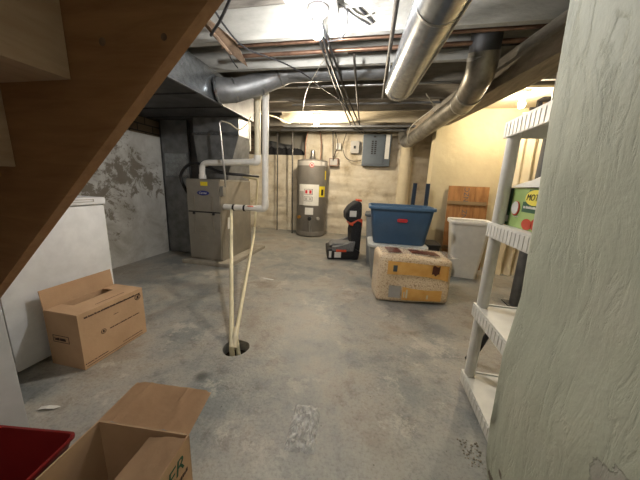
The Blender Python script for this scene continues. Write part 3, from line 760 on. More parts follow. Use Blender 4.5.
dp = thing('drain_pipe', 'thin cream drain pipe slanting into the floor sump, left one of the pair', 'pipe', (-.78, 1.3, 0), group='sump drain pipes')
part('pipe', tb([(-.768, 1.275, -.12), (-.778, 1.278, .004), (-1.60, 2.72, .665)], .0155, 12), 'cpvc', dp, smooth=40)
part('fitting', tb([(-.767, 1.2745, -.13), (-.771, 1.276, -.07)], .022, 12), 'cpvc', dp, smooth=40)
dq = thing('drain_pipe', 'thin cream drain pipe slanting into the floor sump, right one of the pair', 'pipe', (-.78, 1.3, 0), group='sump drain pipes')
part('pipe', tb([(-.752, 1.318, -.10), (-.79, 1.352, .035), (-1.40, 2.88, .35), (-1.47, 3.15, 1.02), (-1.69, 3.2, 1.05)], .0135, 12, .03), 'cpvc', dq, smooth=40)
part('elbow', tb([(-.765, 1.285, -.01), (-.788, 1.34, .035), (-.815, 1.40, .05)], .019, 12, .02), 'pvc_yellow', dq, smooth=40)

single('conduit', tb([(-1.615, 2.64, .92), (-1.615, 2.64, 1.02), (-1.655, 2.63, 1.58), (-1.63, 2.64, 1.605)], .011, 10, .02), 'steel', 'thin silver electrical conduit rising from the furnace junction box', 'conduit', smooth=40)
single('cable', tube(BM(), spline([(-1.63,2.64,1.60), (-1.55,2.66,1.58), (-1.47,2.70,1.53), (-1.42,2.78,1.60), (-1.41,2.86,1.69)], 6), .006, 8), 'pvc_yellow', 'short tan cable curving from the silver conduit top to the wide trunk duct', 'cable', smooth=40)
single('hose', tube(BM(), spline([(-2.16,2.76,.80), (-2.225,2.75,.90), (-2.26,2.75,1.03), (-2.16,2.75,1.145), (-2.02,2.75,1.17), (-1.88,2.75,1.13), (-1.70,2.76,1.075), (-1.50,2.85,1.065), (-1.44,3.1,1.06)], 8), .017, 12), 'black', 'thick black hose looping over the furnace top', 'hose', smooth=40)
wb = thing('wall_board', 'narrow upright board with peeling white paint behind the plastic vent pipes', 'board', (-1.80, 3.55, 0))
part('post', bx(-1.80, -1.755, 3.43, 3.47, .002, 2.165), 'wood_old', wb)
part('facing', bx(-1.753, -1.715, 3.43, 3.47, 1.40, 2.16), 'joist_white', wb)

# sump: black pump body in the pit
single('sump_pump', box(lathe([(.03,-.27), (.045,-.25), (.045,-.12), (.02,-.09)], (SX+.03, SY+.01), 16), SX-.04, SX-.01, SY+.01, SY+.04, -.27, -.08), 'black', 'dark pump body sitting down inside the floor sump hole', 'pump')

# ------------------------------------------------------------------ water heater
hx, hy, hr = -1.20, 4.98, .285
wh = thing('water_heater', 'tall grey cylindrical water heater with white and yellow labels by the stone back wall', 'water heater', (hx, hy, 0))
part('tank', lathe([(hr-.02,.01), (hr,.025), (hr,.1), (hr-.002,.104), (hr,.108), (hr,1.32)], (hx,hy), 40), 'heater', wh, smooth=40)
part('top_band', lathe([(hr+.003,1.321), (hr+.003,1.40)], (hx,hy), 40), 'heater_lid', wh, smooth=40)
part('top_cap', lathe([(hr+.004,1.40), (hr-.004,1.42), (hr-.03,1.43), (.02,1.435)], (hx,hy), 40), 'heater', wh, smooth=40)
def curved(a0, a1, z0, z1, dr, t=.003, n=10):
    bm = BM()
    rings = []
    for k in range(n+1):
        a = math.radians(a0 + (a1-a0)*k/n - 90)
        c, s = math.cos(a), math.sin(a)
        rings.append([(hx+c*(hr+dr), hy+s*(hr+dr), z0), (hx+c*(hr+dr+t), hy+s*(hr+dr+t), z0), (hx+c*(hr+dr+t), hy+s*(hr+dr+t), z1), (hx+c*(hr+dr), hy+s*(hr+dr), z1)])
    return loft(bm, rings)
A0 = 13  # direction of the room camera from straight -y, degrees
part('rating_label', curved(A0-52, A0+28, .60, .985, .001), 'white_paint', wh)
part('rating_label_grey', curved(A0-52, A0-30, .60, .86, .004), 'label_grey', wh)
part('energy_label', curved(A0+29, A0+58, .76, .955, .001), 'yellow', wh)
part('energy_print', curved(A0+38, A0+48, .79, .90, .004), 'text_black', wh)
part('yellow_tag', curved(A0+55, A0+62, 1.08, 1.24, .004), 'yellow', wh)
part('corner_sticker', curved(A0+38, A0+50, 1.33, 1.39, .004), 'white_paint', wh)
for (z0, z1, c0, c1) in ((.80,.90,-28,4), (.68,.76,-28,4)):
    part('printed_frame', curved(A0+c0, A0+c1, z0, z1, .0045), 'text_black', wh)
    part('printed_field', curved(A0+c0+1.5, A0+c1-1.5, z0+.006, z1-.006, .0075), 'white_paint', wh)
    for q_ in (0, 1):
        part('pictograph', curved(A0+c0+5+q_*15, A0+c0+13+q_*15, z0+.02, z1-.02, .0105), 'red_logo' if z0 > .75 else 'label_grey', wh)
part('control_label', curved(A0-22, A0+8, .43, .56, .012), 'white_paint', wh)
def rad(a, dr): 
    a = math.radians(A0 + a - 90); return Vector((hx+math.cos(a)*(hr+dr), hy+math.sin(a)*(hr+dr), 0))
def ondisc(a, z, r, t, dr=.003):
    p = rad(a, dr); n = (p - Vector((hx,hy,0))).normalized(); p.z = z; return disc(p, n, r, t, 20)
part('round_badge', ondisc(-2, 1.325, .042, .006, .004), 'red_logo', wh)
part('badge_ring', ondisc(-2, 1.325, .030, .002, .010), 'white_paint', wh)
part('badge_mark', ondisc(-2, 1.325, .020, .002, .012), 'red_logo', wh)
part('drain_valve', ondisc(-48, .37, .032, .03), 'brass', wh, smooth=40)
part('gas_valve', ondisc(-4, .36, .035, .06), 'black', wh, smooth=40)
p0 = rad(-4, .03); p0.z = .40; p1 = rad(-4, .05); p1.z = .28
part('burner_tube', tb([tuple(p0), tuple(p1), (p1.x+.01, p1.y, .12)], .008, 8), 'steel', wh)
part('burner_tube', tb([(p0.x+.03, p0.y, .40), (p1.x+.03, p1.y, .26), (p1.x+.04, p1.y, .12)], .006, 8), 'steel', wh)
part('gas_valve_knob', ondisc(26, .36, .03, .035), 'heater_lid', wh, smooth=40)
part('draft_hood', lathe([(.07,1.436), (.075,1.45), (.045,1.50), (.04,1.60), (.02,1.62)], (hx+.0, hy), 20), 'steel', wh, smooth=40)
for dx, l in ((-.15, 'cold'), (.15, 'hot')):
    part('water_line', tb([(hx+dx, hy, 1.42), (hx+dx, hy, 1.75), (hx+dx*.7, hy+.02, 1.99)], .012, 10, .03), 'copper', wh, smooth=40)
single('gas_pipe', tb([(-1.98, 5.17, .001), (-1.98, 5.17, 1.95)], .013, 8), 'pipe_dark', 'thin dark vertical pipe on the back wall, farther one left of the water heater', 'pipe', 'wall pipes by the heater', 40)
single('gas_pipe', tb([(-1.57, 4.95, .001), (-1.60, 4.95, 1.97)], .014, 8), 'pipe_dark', 'thin dark vertical pipe right beside the left side of the water heater', 'pipe', 'wall pipes by the heater', 40)
single('gas_pipe', tb([(-.83, 5.1, 1.45), (-.86, 5.1, 1.97)], .010, 8), 'pipe_dark', 'short vertical pipe rising above the right side of the water heater', 'pipe', 'wall pipes by the heater', 40)

# dark recess contents
single('recess_duct', tb([(-2.45, 5.62, 1.80), (-2.15, 5.55, 1.76), (-1.95, 5.52, 1.70), (-1.8, 5.52, 1.70)], .085, 20, .1), 'galv_dull', 'short grey duct elbow lying in the dark recess at the top of the back wall', 'duct', smooth=40)
bm = crumple(-1.93, 5.44, 1.545, .92, .22, .15, 30, 12, 8.0)
single('dark_tarp', bm, 'black_fabric', 'black crumpled plastic draped on the ledge of the back wall recess', 'tarp', smooth=40)

# boxes on the back wall
ep = thing('electrical_panel', 'grey metal breaker panel with its door open strip, mounted high on the back wall', 'electrical panel', (-.04, 5.18, 1.37))
part('enclosure', bx(-.29, .22, 5.13, 5.295, 1.37, 1.93, bevel=.006), 'panel', ep)
part('cover', bx(-.275, .10, 5.118, 5.1295, 1.40, 1.92, bevel=.003), 'panel', ep)
bm = BM(); 
for k in range(7):
    box(bm, -.13, -.095, 5.108, 5.1175, 1.58+.035*k, 1.605+.035*k); box(bm, -.075, -.04, 5.108, 5.1175, 1.58+.035*k, 1.605+.035*k)
part('breaker_rows', bm, 'black', ep)
part('handle', bx(-.10, -.06, 5.10, 5.1175, 1.87, 1.90), 'black', ep)
part('circuit_list', bx(.12, .195, 5.124, 5.1295, 1.50, 1.92), 'white_paint', ep, label='tall white paper strip')
jb = thing('junction_box', 'small grey switch box left of the breaker panel', 'electrical box', (-.44, 5.2, 1.58))
part('box', bx(-.52, -.36, 5.17, 5.295, 1.60, 1.82, bevel=.006), 'label_grey', jb)
part('switch', bx(-.46, -.42, 5.155, 5.169, 1.68, 1.73), 'black', jb)
pj = thing('junction_box', 'small rusty pink box on the wall above the right side of the water heater', 'electrical box', (-.83, 5.2, 1.35))
part('box', bx(-.92, -.74, 5.16, 5.295, 1.35, 1.50, bevel=.006), 'rust_board', pj)
part('cover_plate', bx(-.90, -.76, 5.153, 5.159, 1.37, 1.48), 'heater_lid', pj)
single('wall_outlet', bx(-.80, -.71, 5.19, 5.295, 1.66, 1.78, bevel=.008), 'white_paint', 'small white outlet above the rusty pink box', 'outlet')
single('cable', tube(BM(), spline([(-.83,5.15,1.50), (-.80,5.14,1.60), (-.76,5.13,1.70), (-.78,5.12,1.85), (-.82,5.1,1.96)], 6), .007, 6), 'cable', 'short cable from the rusty pink box up to the joists', 'cable', smooth=40)
single('cable', tube(BM(), spline([(-.6,5.1,1.95), (-.66,5.12,1.72), (-.60,5.12,1.52), (-.46,5.12,1.45), (-.30,5.11,1.46)], 6), .006, 6), 'cable', 'drooping cable looping under the small grey switch box', 'cable', smooth=40)

# ------------------------------------------------------------------ pipes, cables overhead
def hp(y, z, x0, x1, r, mat, lab, name='water_pipe', cat='pipe', grp='overhead cross pipes'):
    return single(name, tb([(x0, y, z), (x1, y, z)], r, 10), mat, lab, cat, grp, 40)
hp(2.06, 2.00, -1.25, 1.0, .011, 'copper', 'copper pipe nearest behind the broad white joist, upper of the pair')
hp(2.20, 1.995, -1.20, 1.0, .015, 'copper', 'thicker copper pipe just beyond the nearest one, lower of the pair')
hp(2.30, 2.02, -.3, .95, .009, 'pipe_dark', 'thin dark pipe running behind the two copper pipes')
hp(2.78, 1.95, -.85, .9, .013, 'steel', 'light grey horizontal pipe below the round grey duct', 'conduit', 'conduit')
hp(3.38, 1.955, -1.1, .75, .013, 'galv_dull', 'grey horizontal pipe under the fifth joist', 'conduit', 'conduit')
hp(4.32, 1.90, -1.55, .55, .016, 'galv_dull', 'grey horizontal pipe behind the far bare bulb', 'conduit', 'conduit')
hp(4.75, 1.93, -1.75, .45, .02, 'galv_dull', 'thick dark horizontal pipe under the second to last joist', 'conduit', 'conduit')
single('conduit', tb([(.035, 1.30, 1.93), (.0, 3.10, 1.93), (.0, 3.13, 2.05)], .014, 10, .03), 'pipe_dark', 'dark straight conduit running back beside the large shiny duct', 'conduit', 'conduits running back', 40)
single('conduit', tb([(-.235, 2.18, 1.96), (-.235, 2.2, 1.93), (-.33, 4.60, 1.93)], .010, 10), 'pipe_dark', 'thin dark conduit running back between the cable bundle and the dark straight one', 'conduit', 'conduits running back', 40)
bl_ = ['left cable of the dark bundle running back from the near bulb', 'middle cable of the dark bundle running back from the near bulb', 'right cable of the dark bundle running back from the near bulb']
for k, (dx, dz) in enumerate(((-.05, 0), (0, -.006), (.05, .0))):
    pts = [(-.42+dx*.4, 1.72, 1.955), (-.425+dx*.7, 2.3, 1.945+dz), (-.42+dx*.9, 3.1, 1.935+dz), (-.40+dx*1.2, 3.9, 1.93+dz), (-.37+dx*1.4, 4.55, 1.92+dz), (-.30+dx, 5.02, 1.935)]
    single('cable', tube(BM(), spline(pts, 6), .009, 8), 'cable', bl_[k], 'cable', 'dark cable bundle', 40)
single('cable', tube(BM(), spline([(-.36,1.9,2.02), (-.42,2.1,1.955), (-.62,2.5,1.935), (-.80,2.9,1.93), (-1.0,3.5,1.925), (-1.1,3.7,1.80)], 6), .0035, 6), 'wire_white', 'thin pale cable drooping left below the joists toward the far bulb', 'cable', smooth=40)
single('cable', tube(BM(), spline([(-.98,1.45,1.98), (-1.02,1.72,1.955), (-.99,1.95,1.93), (-.82,2.15,1.925), (-.70,2.42,1.935), (-.60,2.75,1.93), (-.45,3.2,1.92), (-.40,3.8,1.915)], 8), .006, 6), 'cable', 'thin black cable crossing diagonally below the joists from upper left', 'cable', smooth=40)
single('cable', tube(BM(), spline([(-.62,1.25,2.03), (-.80,1.45,1.97), (-.98,1.62,1.94), (-1.10,1.72,1.93), (-1.17,1.80,1.95), (-1.19,1.9,2.03)], 8), .009, 8), 'cable', 'thick black cable looping over the broad white joist at upper left', 'cable', smooth=40)
single('cable', tube(BM(), spline([(-1.14,1.75,1.955), (-1.16,1.95,1.95), (-1.22,2.15,1.95), (-1.25,2.30,1.95)], 8), .005, 6), 'cable', 'short thin black cable behind the hanging broken lath', 'cable', smooth=40)
yj = 1.921
single('cable', tube(BM(), spline([(-.245,yj,2.16), (-.19,yj,2.10), (-.10,yj,2.015)], 6), .007, 6), 'cable', 'short black cable on the joist face right of the near bulb, straight upper one', 'cable', smooth=40)
single('cable', tube(BM(), spline([(-.40,yj-.01,2.15), (-.30,yj-.008,2.11), (-.20,yj,2.05), (-.12,yj,2.005)], 6), .005, 6), 'cable', 'second short black cable on the joist face crossing below the straight one', 'cable', smooth=40)
single('cable', tube(BM(), spline([(-.28,yj-.015,2.16), (-.24,yj-.01,2.09), (-.17,yj-.008,2.05), (-.11,yj-.006,2.06)], 6), .005, 6), 'wire_white', 'white cable curling on the joist face right of the near bulb', 'cable', smooth=40)
single('cable', tube(BM(), spline([(-.33,1.66,2.0), (-.25,1.75,2.0), (-.26,1.85,1.95), (-.30,1.90,1.93), (-.39,1.93,1.93)], 8), .004, 6), 'cable', 'thin black pull cord looping beside the near bulb', 'cable', smooth=40)
single('cable', tube(BM(), spline([(.42,3.0,1.93), (.50,3.15,1.90), (.56,3.3,1.88), (.47,3.6,1.84), (.40,4.0,1.80), (.42,4.3,1.66), (.53,4.35,1.64)], 8), .005, 6), 'wire_white', 'thin pale wire wandering over the old round duct', 'cable', smooth=40)
single('cable', tube(BM(), spline([(-1.25,4.1,2.0), (-1.35,4.0,1.88), (-1.5,3.8,1.92), (-1.75,3.6,1.93)], 8), .008, 6), 'pvc_yellow', 'cream cable running left from the cream ceiling board', 'cable', smooth=40)
# broken lath
lt = thing('broken_lath', 'broken brown triangular wooden lath hanging below the joists near the stairs', 'lath', (-1.1, 1.9, 1.92))
bm = loft(BM(), [[(-1.115,1.66,1.955), (-1.09,1.66,1.96), (-1.09,1.66,1.967), (-1.115,1.66,1.967)], [(-1.135,1.90,1.915), (-1.04,1.90,1.945), (-1.04,1.90,1.955), (-1.135,1.90,1.922)], [(-1.08,2.14,1.89), (-1.076,2.14,1.891), (-1.076,2.14,1.894), (-1.08,2.14,1.893)]])
part('board', bm, 'wood_old', lt)
part('batten', tb([(-1.125,1.60,1.955), (-1.118,1.96,1.905)], .012, 6), 'wood_old', lt)

# ------------------------------------------------------------------ light bulbs
def lamp(x, y, zt, col, s, lab, horiz=None, r=.031):
    t_ = thing('light_bulb', lab, 'light bulb', (x, y, zt-.13))
    part('holder', lathe([(.058,zt), (.058,zt-.012), (.045,zt-.03), (.026,zt-.04), (.024,zt-.06)], (x,y), 24), 'white_enamel', t_, smooth=40)
    prof = [(.013,zt-.058), (.014,zt-.07), (r*.7,zt-.09), (r,zt-.115), (r*.97,zt-.13), (r*.7,zt-.147), (.004,zt-.153)]
    part('bulb', lathe(prof, (x,y), 20), bulb_mat('glow', col, s), t_, smooth=80)
lamp(-.398, 1.66, 1.968, (1.0,.97,.93), 300, 'bare glowing bulb in a white porcelain holder on the near white joists')
lamp(-.905, 3.90, 1.968, (1.0,.85,.63), 560, 'bare glowing bulb hanging in front of the far cream ceiling board')
lamp(1.335, 3.10, 1.962, (1.0,.86,.64), 200, 'small bare glowing bulb beyond the wooden beam in the side room')
lamp(.12, -.75, 2.165, (1.0,.96,.90), 110, 'added fill bulb on the ceiling behind the camera, out of view')  # unseen fill light, added to brighten the foreground
single('fixture_box', bx(-.47, -.29, 1.58, 1.74, 1.97, 2.02, bevel=.006), 'steel', 'flat metal fixture plate above the near bare bulb', 'electrical box')
single('fixture_box', bx(-.97, -.84, 3.88, 4.02, 1.969, 2.0, bevel=.004), 'steel', 'flat metal fixture plate above the far bare bulb', 'electrical box')
# temp: bridging board for the near fixture
single('blocking_board', bx(-.60, -.16, 1.55, 1.77, 2.021, 2.045), 'joist_white', 'white board between the joists above the near bulb holder', 'board')

# ------------------------------------------------------------------ floor items
# booster car seat
cs = thing('child_car_seat', 'black and grey child car seat with orange accents standing on the floor', 'car seat', (-.36, 3.6, 0), math.radians(14))
def lrx(w, h, r, y, cx, cz, n=4): return [(cx + a, y, cz + b) for a, b, _ in rrect(w, h, r, 0, n)]
# local: seat faces -x ; x forward is toward the left of the picture
def slab(ymin, ymax, pts, bm=None, bev=.02):
    bm = prism(pts, 'y', ymin, ymax, bm)
    bmesh.ops.bevel(bm, geom=bm.edges[:], offset=bev, segments=3, affect='EDGES', profile=.6)
    return bm
part('base', slab(-.20, .20, [(-.25,.005), (.17,.005), (.19,.12), (.10,.17), (-.16,.17), (-.26,.14)], bev=.018), 'black', cs, False, 50)
part('cushion', slab(-.13, .13, [(-.23,.172), (.12,.155), (.12,.22), (-.18,.215)], bev=.015), 'grey_fabric', cs, False, 50)
for sy in (-1, 1):
    part('arm_rest', slab(sy*.17-.035, sy*.17+.035, [(-.20,.12), (.10,.12), (.12,.26), (.03,.25), (-.05,.19), (-.19,.185)], bev=.015), 'grey_fabric' if sy < 0 else 'grey_fabric', cs, False, 50)
part('belt_guide', bx(-.14, .0, -.215, -.19, .115, .145, bevel=.006), 'orange', cs, False)
part('side_label', bx(-.16, -.07, -.212, -.2015, .035, .11, bevel=.002), 'white_paint', cs, False)
part('front_inset', bx(-.235, -.20, -.205, -.2005, .03, .12, bevel=.001), 'white_paint', cs, False)
part('backrest', slab(-.17, .17, [(.10,.10), (.19,.09), (.20,.52), (.13,.55), (.07,.50), (.055,.38), (.06,.22)], bev=.025), 'black_fabric', cs, False, 50)
part('headrest', slab(-.16, .16, [(.16,.53), (.19,.60), (.18,.78), (.12,.80), (.02,.72), (-.03,.64), (-.02,.54), (.06,.50)], bev=.03), 'black_fabric', cs, False, 50)
part('headrest_frame', slab(-.165, .165, [(.13,.45), (.20,.46), (.20,.56), (.15,.565), (.03,.50), (.03,.475)], bev=.008), 'orange', cs, False, 50)
part('headrest_tip', bx(.13, .185, -.10, .10, .79, .815, bevel=.008), 'orange', cs, False)
part('warning_label', bx(.02, .11, -.166, -.161, .59, .67, bevel=.001), 'white_paint', cs, False)

def tote(name, lab, x, y, rz, z0, w0, d0, w1, d1, h, mat, rim, rimh=.03, rimw=.02, r=.05, cat='storage tote', lid=False, group=None, rimlab=None):
    t_ = thing(name, lab, cat, (x, y, z0), rz, group)
    rg = [rrect(w0*.97, d0*.97, r, .002), rrect(w0, d0, r, .012), rrect(w1, d1, r, h-rimh)]
    if not lid: rg += [rrect(w1-.008, d1-.008, r, h-rimh), rrect(w0-.008, d0-.008, r, .014)]
    part('body', loft(BM(), rg), mat, t_, False, 40)
    if lid: rr = [rrect(w1+rimw, d1+rimw, r, h-rimh-.002), rrect(w1+rimw*2, d1+rimw*2, r+.01, h-rimh+.004), rrect(w1+rimw*2, d1+rimw*2, r+.01, h-.006), rrect(w1+rimw*1.6, d1+rimw*1.6, r+.01, h-.001), rrect(w1-.02, d1-.02, r, h)]
    else: rr = [rrect(w1-.004, d1-.004, r, h-rimh-.001), rrect(w1+rimw*1.6, d1+rimw*1.6, r+.008, h-rimh), rrect(w1+rimw*2, d1+rimw*2, r+.01, h-rimh+.006), rrect(w1+rimw*2, d1+rimw*2, r+.01, h-.007), rrect(w1+rimw*1.5, d1+rimw*1.5, r+.008, h), rrect(w1-.0, d1-.0, r, h), rrect(w1-.01, d1-.01, r, h-rimh)]
    if lid: part('lid', loft(BM(), rr), rim, t_, False, 40)
    else:
        bm = BM(); R = [[bm.verts.new(p) for p in ring] for ring in rr]; n = len(R[0])
        for a, b in zip(R, R[1:] + R[:1]):
            for k in range(n): bm.faces.new((a[k], a[(k+1)%n], b[(k+1)%n], b[k]))
        part('rim', bm, rim, t_, False, 40)
    return t_
gt = tote('storage_tote', 'light grey storage tote with a pale lid on the floor under the blue tote', .275, 2.95, math.radians(3), 0, .50, .40, .585, .44, .405, 'tub_grey', 'tub_rim', .035, .018, .07, lid=True)
bt_ = tote('storage_tote', 'large open blue storage tote with a red maker badge, standing on the grey tote', .285, 2.975, math.radians(2), .406, .535, .36, .635, .42, .40, 'blue', 'blue_rim', .035, .022, .045)
n_ = Vector((0,-1,0))
bm = BM(); lay = [rrect(.105, .036, .017, 0), rrect(.105, .036, .017, .003)]
bm = loft(bm, lay); bm.transform(Matrix.Translation((.01,-.209,.26)) @ Matrix.Rotation(math.radians(82.5), 4, 'X'))
lg = part('badge', bm, 'red_logo', bt_, False)
part('badge_lettering', text_bm('Rubbermaid', .017, (.01,-.2130,.2598), (1,0,0), (0,.13,1), .0004, 'CENTER'), 'brown_print', lg, False)
gb = tote('storage_tote', 'taller blue grey tote standing on the floor behind the blue tote', .19, 3.50, 0, 0, .46, .36, .54, .42, .66, 'tub_grey', 'panel', .03, .02, .05, lid=True)
bk = tote('storage_tote', 'small dark tote just right of the grey tote, behind the bag of shavings', .66, 3.0, 0, 0, .10, .26, .13, .30, .42, 'black', 'black', .02, .008, .03, lid=True)
for i, (x, l_) in enumerate(((.49, 'dark blue upright pole behind the blue tote, left of the two'), (.645, 'dark blue upright pole behind the blue tote, right of the two'))):
    single('pole', loft(BM(), [rrect(.05, .03, .008, z, 3, x + .012*(z-1)*(1 if i == 0 else -1), 3.52) for z in ((.661 if i == 0 else .0), 1.04, 1.06)]), 'navy', l_, 'pole', 'dark blue poles', 40)

# bale of wood shavings
ba = thing('bag_of_shavings', 'shrink-wrapped orange and cream bale of wood shavings lying in front of the totes', 'bag', (.375, 2.41, 0), math.radians(10))
bm = BM(); w, d, h = .64, .30, .43
r_ = bmesh.ops.create_cube(bm, size=1); bmesh.ops.scale(bm, vec=(w, d, h), verts=bm.verts); bmesh.ops.translate(bm, vec=(0,0,h/2), verts=bm.verts)
bmesh.ops.bevel(bm, geom=bm.edges[:], offset=.045, segments=4, affect='EDGES', profile=.5)
bmesh.ops.subdivide_edges(bm, edges=bm.edges[:], cuts=7, use_grid_fill=True)
for v in bm.verts:
    n = noise.noise(Vector((v.co.x*5, v.co.y*5, v.co.z*5))); k = .016*n
    bulge = .012*(1-(v.co.x/(w/2))**2)
    v.co.z *= 1 + (.03 if v.co.x < 0 else -.04)*abs(v.co.x)/(w/2) * (v.co.z > .3)
    v.co.y += (k - bulge)*(1 if v.co.y < 0 else -1) if v.co.z > .01 else 0
    if v.co.z > .3: v.co.z += k*.8
    v.co.z = max(v.co.z, .002)
part('bale', bm, 'shavings', ba, False, 60)
def bale_patch(x0, x1, zf0, zf1, off=.004, nx=24, nz=6):
    bm = BM(); g = []
    for i in range(nx+1):
        c = []
        for j in range(nz+1):
            u = i/nx; v = j/nz; x = x0 + (x1-x0)*u; z = zf0(u) + (zf1(u)-zf0(u))*v
            n = noise.noise(Vector((x*5, -d/2*5, z*5)))
            y = -d/2 + .016*n - .012*(1-(x/(w/2))**2) - off - .004 + (.02 if abs(x) > w/2-.03 else 0)
            y -= .006*abs(noise.noise(Vector((x*9+z*14, 2, z*3))))
            c.append(bm.verts.new((x, y, z)))
        g.append(c)
    for i in range(nx):
        for j in range(nz): bm.faces.new((g[i][j], g[i+1][j], g[i+1][j+1], g[i][j+1]))
    return bm
part('upper_print', bale_patch(-.245, .296, lambda u: .265-.05*u*(u > 0) + .02*math.sin(u*3), lambda u: .385-.03*u), 'amber_print', ba, False, 60, label='orange printed band')
part('lower_print', bale_patch(-.10, .24, lambda u: .035, lambda u: .155-.02*math.sin(u*2)), 'amber_print', ba, False, 60, label='lower orange printed band')
part('white_label', bale_patch(-.215, -.115, lambda u: .05, lambda u: .16, .006), 'label_grey', ba, False)
part('small_label', bale_patch(-.20, -.165, lambda u: .295, lambda u: .35, .008), 'panel', ba, False)
bm = marks((-.08, -.178, .06), (0,0,1), (-1,0,0), 1, .08, .012, .001)
for k in range(4): box(bm, -.07+.06*k, -.055+.06*k, -.1785, -.177, .055, .135)
part('printed_marks', bm, 'curtain', ba, False)
part('brown_emblem', bale_patch(.135, .20, lambda u: .275+.01*math.sin(u*9), lambda u: .355+.008*math.sin(u*7), .010, 8, 6), 'brown_print', ba, False)
part('top_emblem', bx(-.24, -.12, -.12, .05, .450, .454), 'brown_print', ba, False)
bm = BM()
for k in range(5): box(bm, -.03+.05*k, .01+.05*k, -.10-.002*k, .03, .444-.004*k, .449-.004*k)
part('top_print', bm, 'brown_print', ba, False)
bm = BM(); g = []
for i in range(30):
    c = []
    for j in range(12):
        u = i/29; v = j/11
        c.append(bm.verts.new((-.30 + .66*u, -.15 + .27*v, .452 - .035*u + .02*abs(noise.noise(Vector((u*9, v*5, 1)))) - .05*max(0, u-.93)*8*0)))
    g.append(c)
for i in range(29):
    for j in range(11): bm.faces.new((g[i][j], g[i+1][j], g[i+1][j+1], g[i][j+1]))
part('loose_film', bm, 'bale_film', ba, False, 50)

# white bin
wbn = thing('white_bin', 'tall white plastic bin with a rolled rim, in front of the plank board', 'bin', (1.095, 3.26, 0), math.radians(-8))
rg = [rrect(.27,.25,.04,.003), rrect(.275,.255,.045,.02), rrect(.40,.33,.05,.645), rrect(.392,.322,.05,.645), rrect(.27,.25,.04,.03)]
part('body', loft(BM(), rg), 'bin_white', wbn, False, 40)
bm = BM(); rr = [rrect(.404,.334,.05,.625), rrect(.435,.365,.06,.628), rrect(.44,.37,.06,.655), rrect(.425,.355,.06,.668), rrect(.392,.322,.05,.655)]
R = [[bm.verts.new(p) for p in ring] for ring in rr]; n = len(R[0])
for a, b in zip(R, R[1:] + R[:1]):
    for k in range(n): bm.faces.new((a[k], a[(k+1)%n], b[(k+1)%n], b[k]))
part('rim', bm, 'bin_white', wbn, False, 40)
# plank board leaning on the yellow wall
pb = thing('plank_board', 'orange brown board of three planks with a cross batten, leaning on the yellow wall', 'board', (1.12, 3.55, 0))
tilt = Matrix.Translation((1.16, 3.53, 0)) @ Matrix.Rotation(math.radians(-7), 4, 'X')
for (a, b) in ((-.235,-.085), (-.082,.075), (.078,.235)):
    part('plank', bx(a, b, -.01, .01, .003, 1.055, mtx=tilt, bevel=.002), 'plank', pb)
for z in (.82, .25): part('batten', bx(-.245, .215, -.03, -.0105, z, z+.045, mtx=tilt, bevel=.002), 'batten', pb)
def stencil(s, z, x=-.02):
    bm = text_bm(s, .085, (x, -.0108, z), (0,0,1), (-1,0,0), .0004, 'CENTER'); bm.transform(tilt); return bm
part('stencil_letters', stencil('NZC', .95), 'panel', pb); part('stencil_letters', stencil('NZ', .70), 'panel', pb)

# curtain
cu = thing('curtain', 'cream cloth curtain hanging to the floor from a black rod behind the plastic shelf', 'curtain', (1.9, 3.45, 0))
bm = BM(); g = []; nx, nz = 90, 24
for i in range(nx+1):
    c = []
    for j in range(nz+1):
        u = i/nx; v = j/nz; z = .006 + 1.86*v
        x = 1.53 - .04*(1-v) + (.03*math.sin(v*5)) + u*(1.0)
        amp = .028 + .015*(1-v)
        y = 3.46 + amp*math.sin(u*60 + .8*math.sin(v*4)) + .02*noise.noise(Vector((u*6, v*3, 2)))
        if v < .06: y -= .04*(1-v/.06)
        c.append(bm.verts.new((x, y, z)))
    g.append(c)
for i in range(nx):
    for j in range(nz): bm.faces.new((g[i][j], g[i+1][j], g[i+1][j+1], g[i][j+1]))
part('cloth', bm, 'curtain', cu, smooth=60)
single('curtain_rod', tb([(1.56, 3.42, 1.885), (2.75, 3.42, 1.885)], .016, 10), 'black', 'black curtain rod under the side room ceiling', 'rod', smooth=40)
single('rod_bracket', box(box(BM(), 1.62, 1.66, 3.40, 3.44, 1.902, 1.964), 1.60, 1.9, 3.28, 3.40, 1.945, 1.963), 'black', 'black bracket holding the curtain rod up to the ceiling', 'bracket')

# crumbs of plaster at the foot of the rough wall
bm = BM(); rnd = random.Random(4)
for k in range(70):
    r_ = rnd.uniform(.0015, .0045); y = .875 + rnd.uniform(-.005, .10); x = .46 + rnd.uniform(-.045, .03)
    rr_ = bmesh.ops.create_icosphere(bm, subdivisions=1, radius=r_, matrix=Matrix.Translation((x, y, r_*.6)))
    for v in rr_['verts']: v.co += Vector((rnd.uniform(-1,1), rnd.uniform(-1,1), rnd.uniform(-.4,.4)))*r_*.25; v.co.z = max(v.co.z, .0005)
cr = single('plaster_crumbs', bm, 'concrete_pad', 'small crumbs of plaster and dirt on the floor at the foot of the rough green wall', 'crumbs')
cr['kind'] = 'stuff'
# steel post behind shelf
sp = thing('steel_post', 'dark grey round steel post standing behind the plastic shelf, beside the curtain', 'post', (1.36, 2.5, 0))
part('shaft', tb([(1.33, 2.5, .012), (1.33, 2.5, 1.95)], .05, 20), 'steel_post', sp, smooth=40)
part('base_plate', bx(1.25, 1.41, 2.42, 2.58, 0, .012), 'steel_post', sp)
part('top_plate', bx(1.25, 1.41, 2.42, 2.58, 1.95, 1.967), 'steel_post', sp)

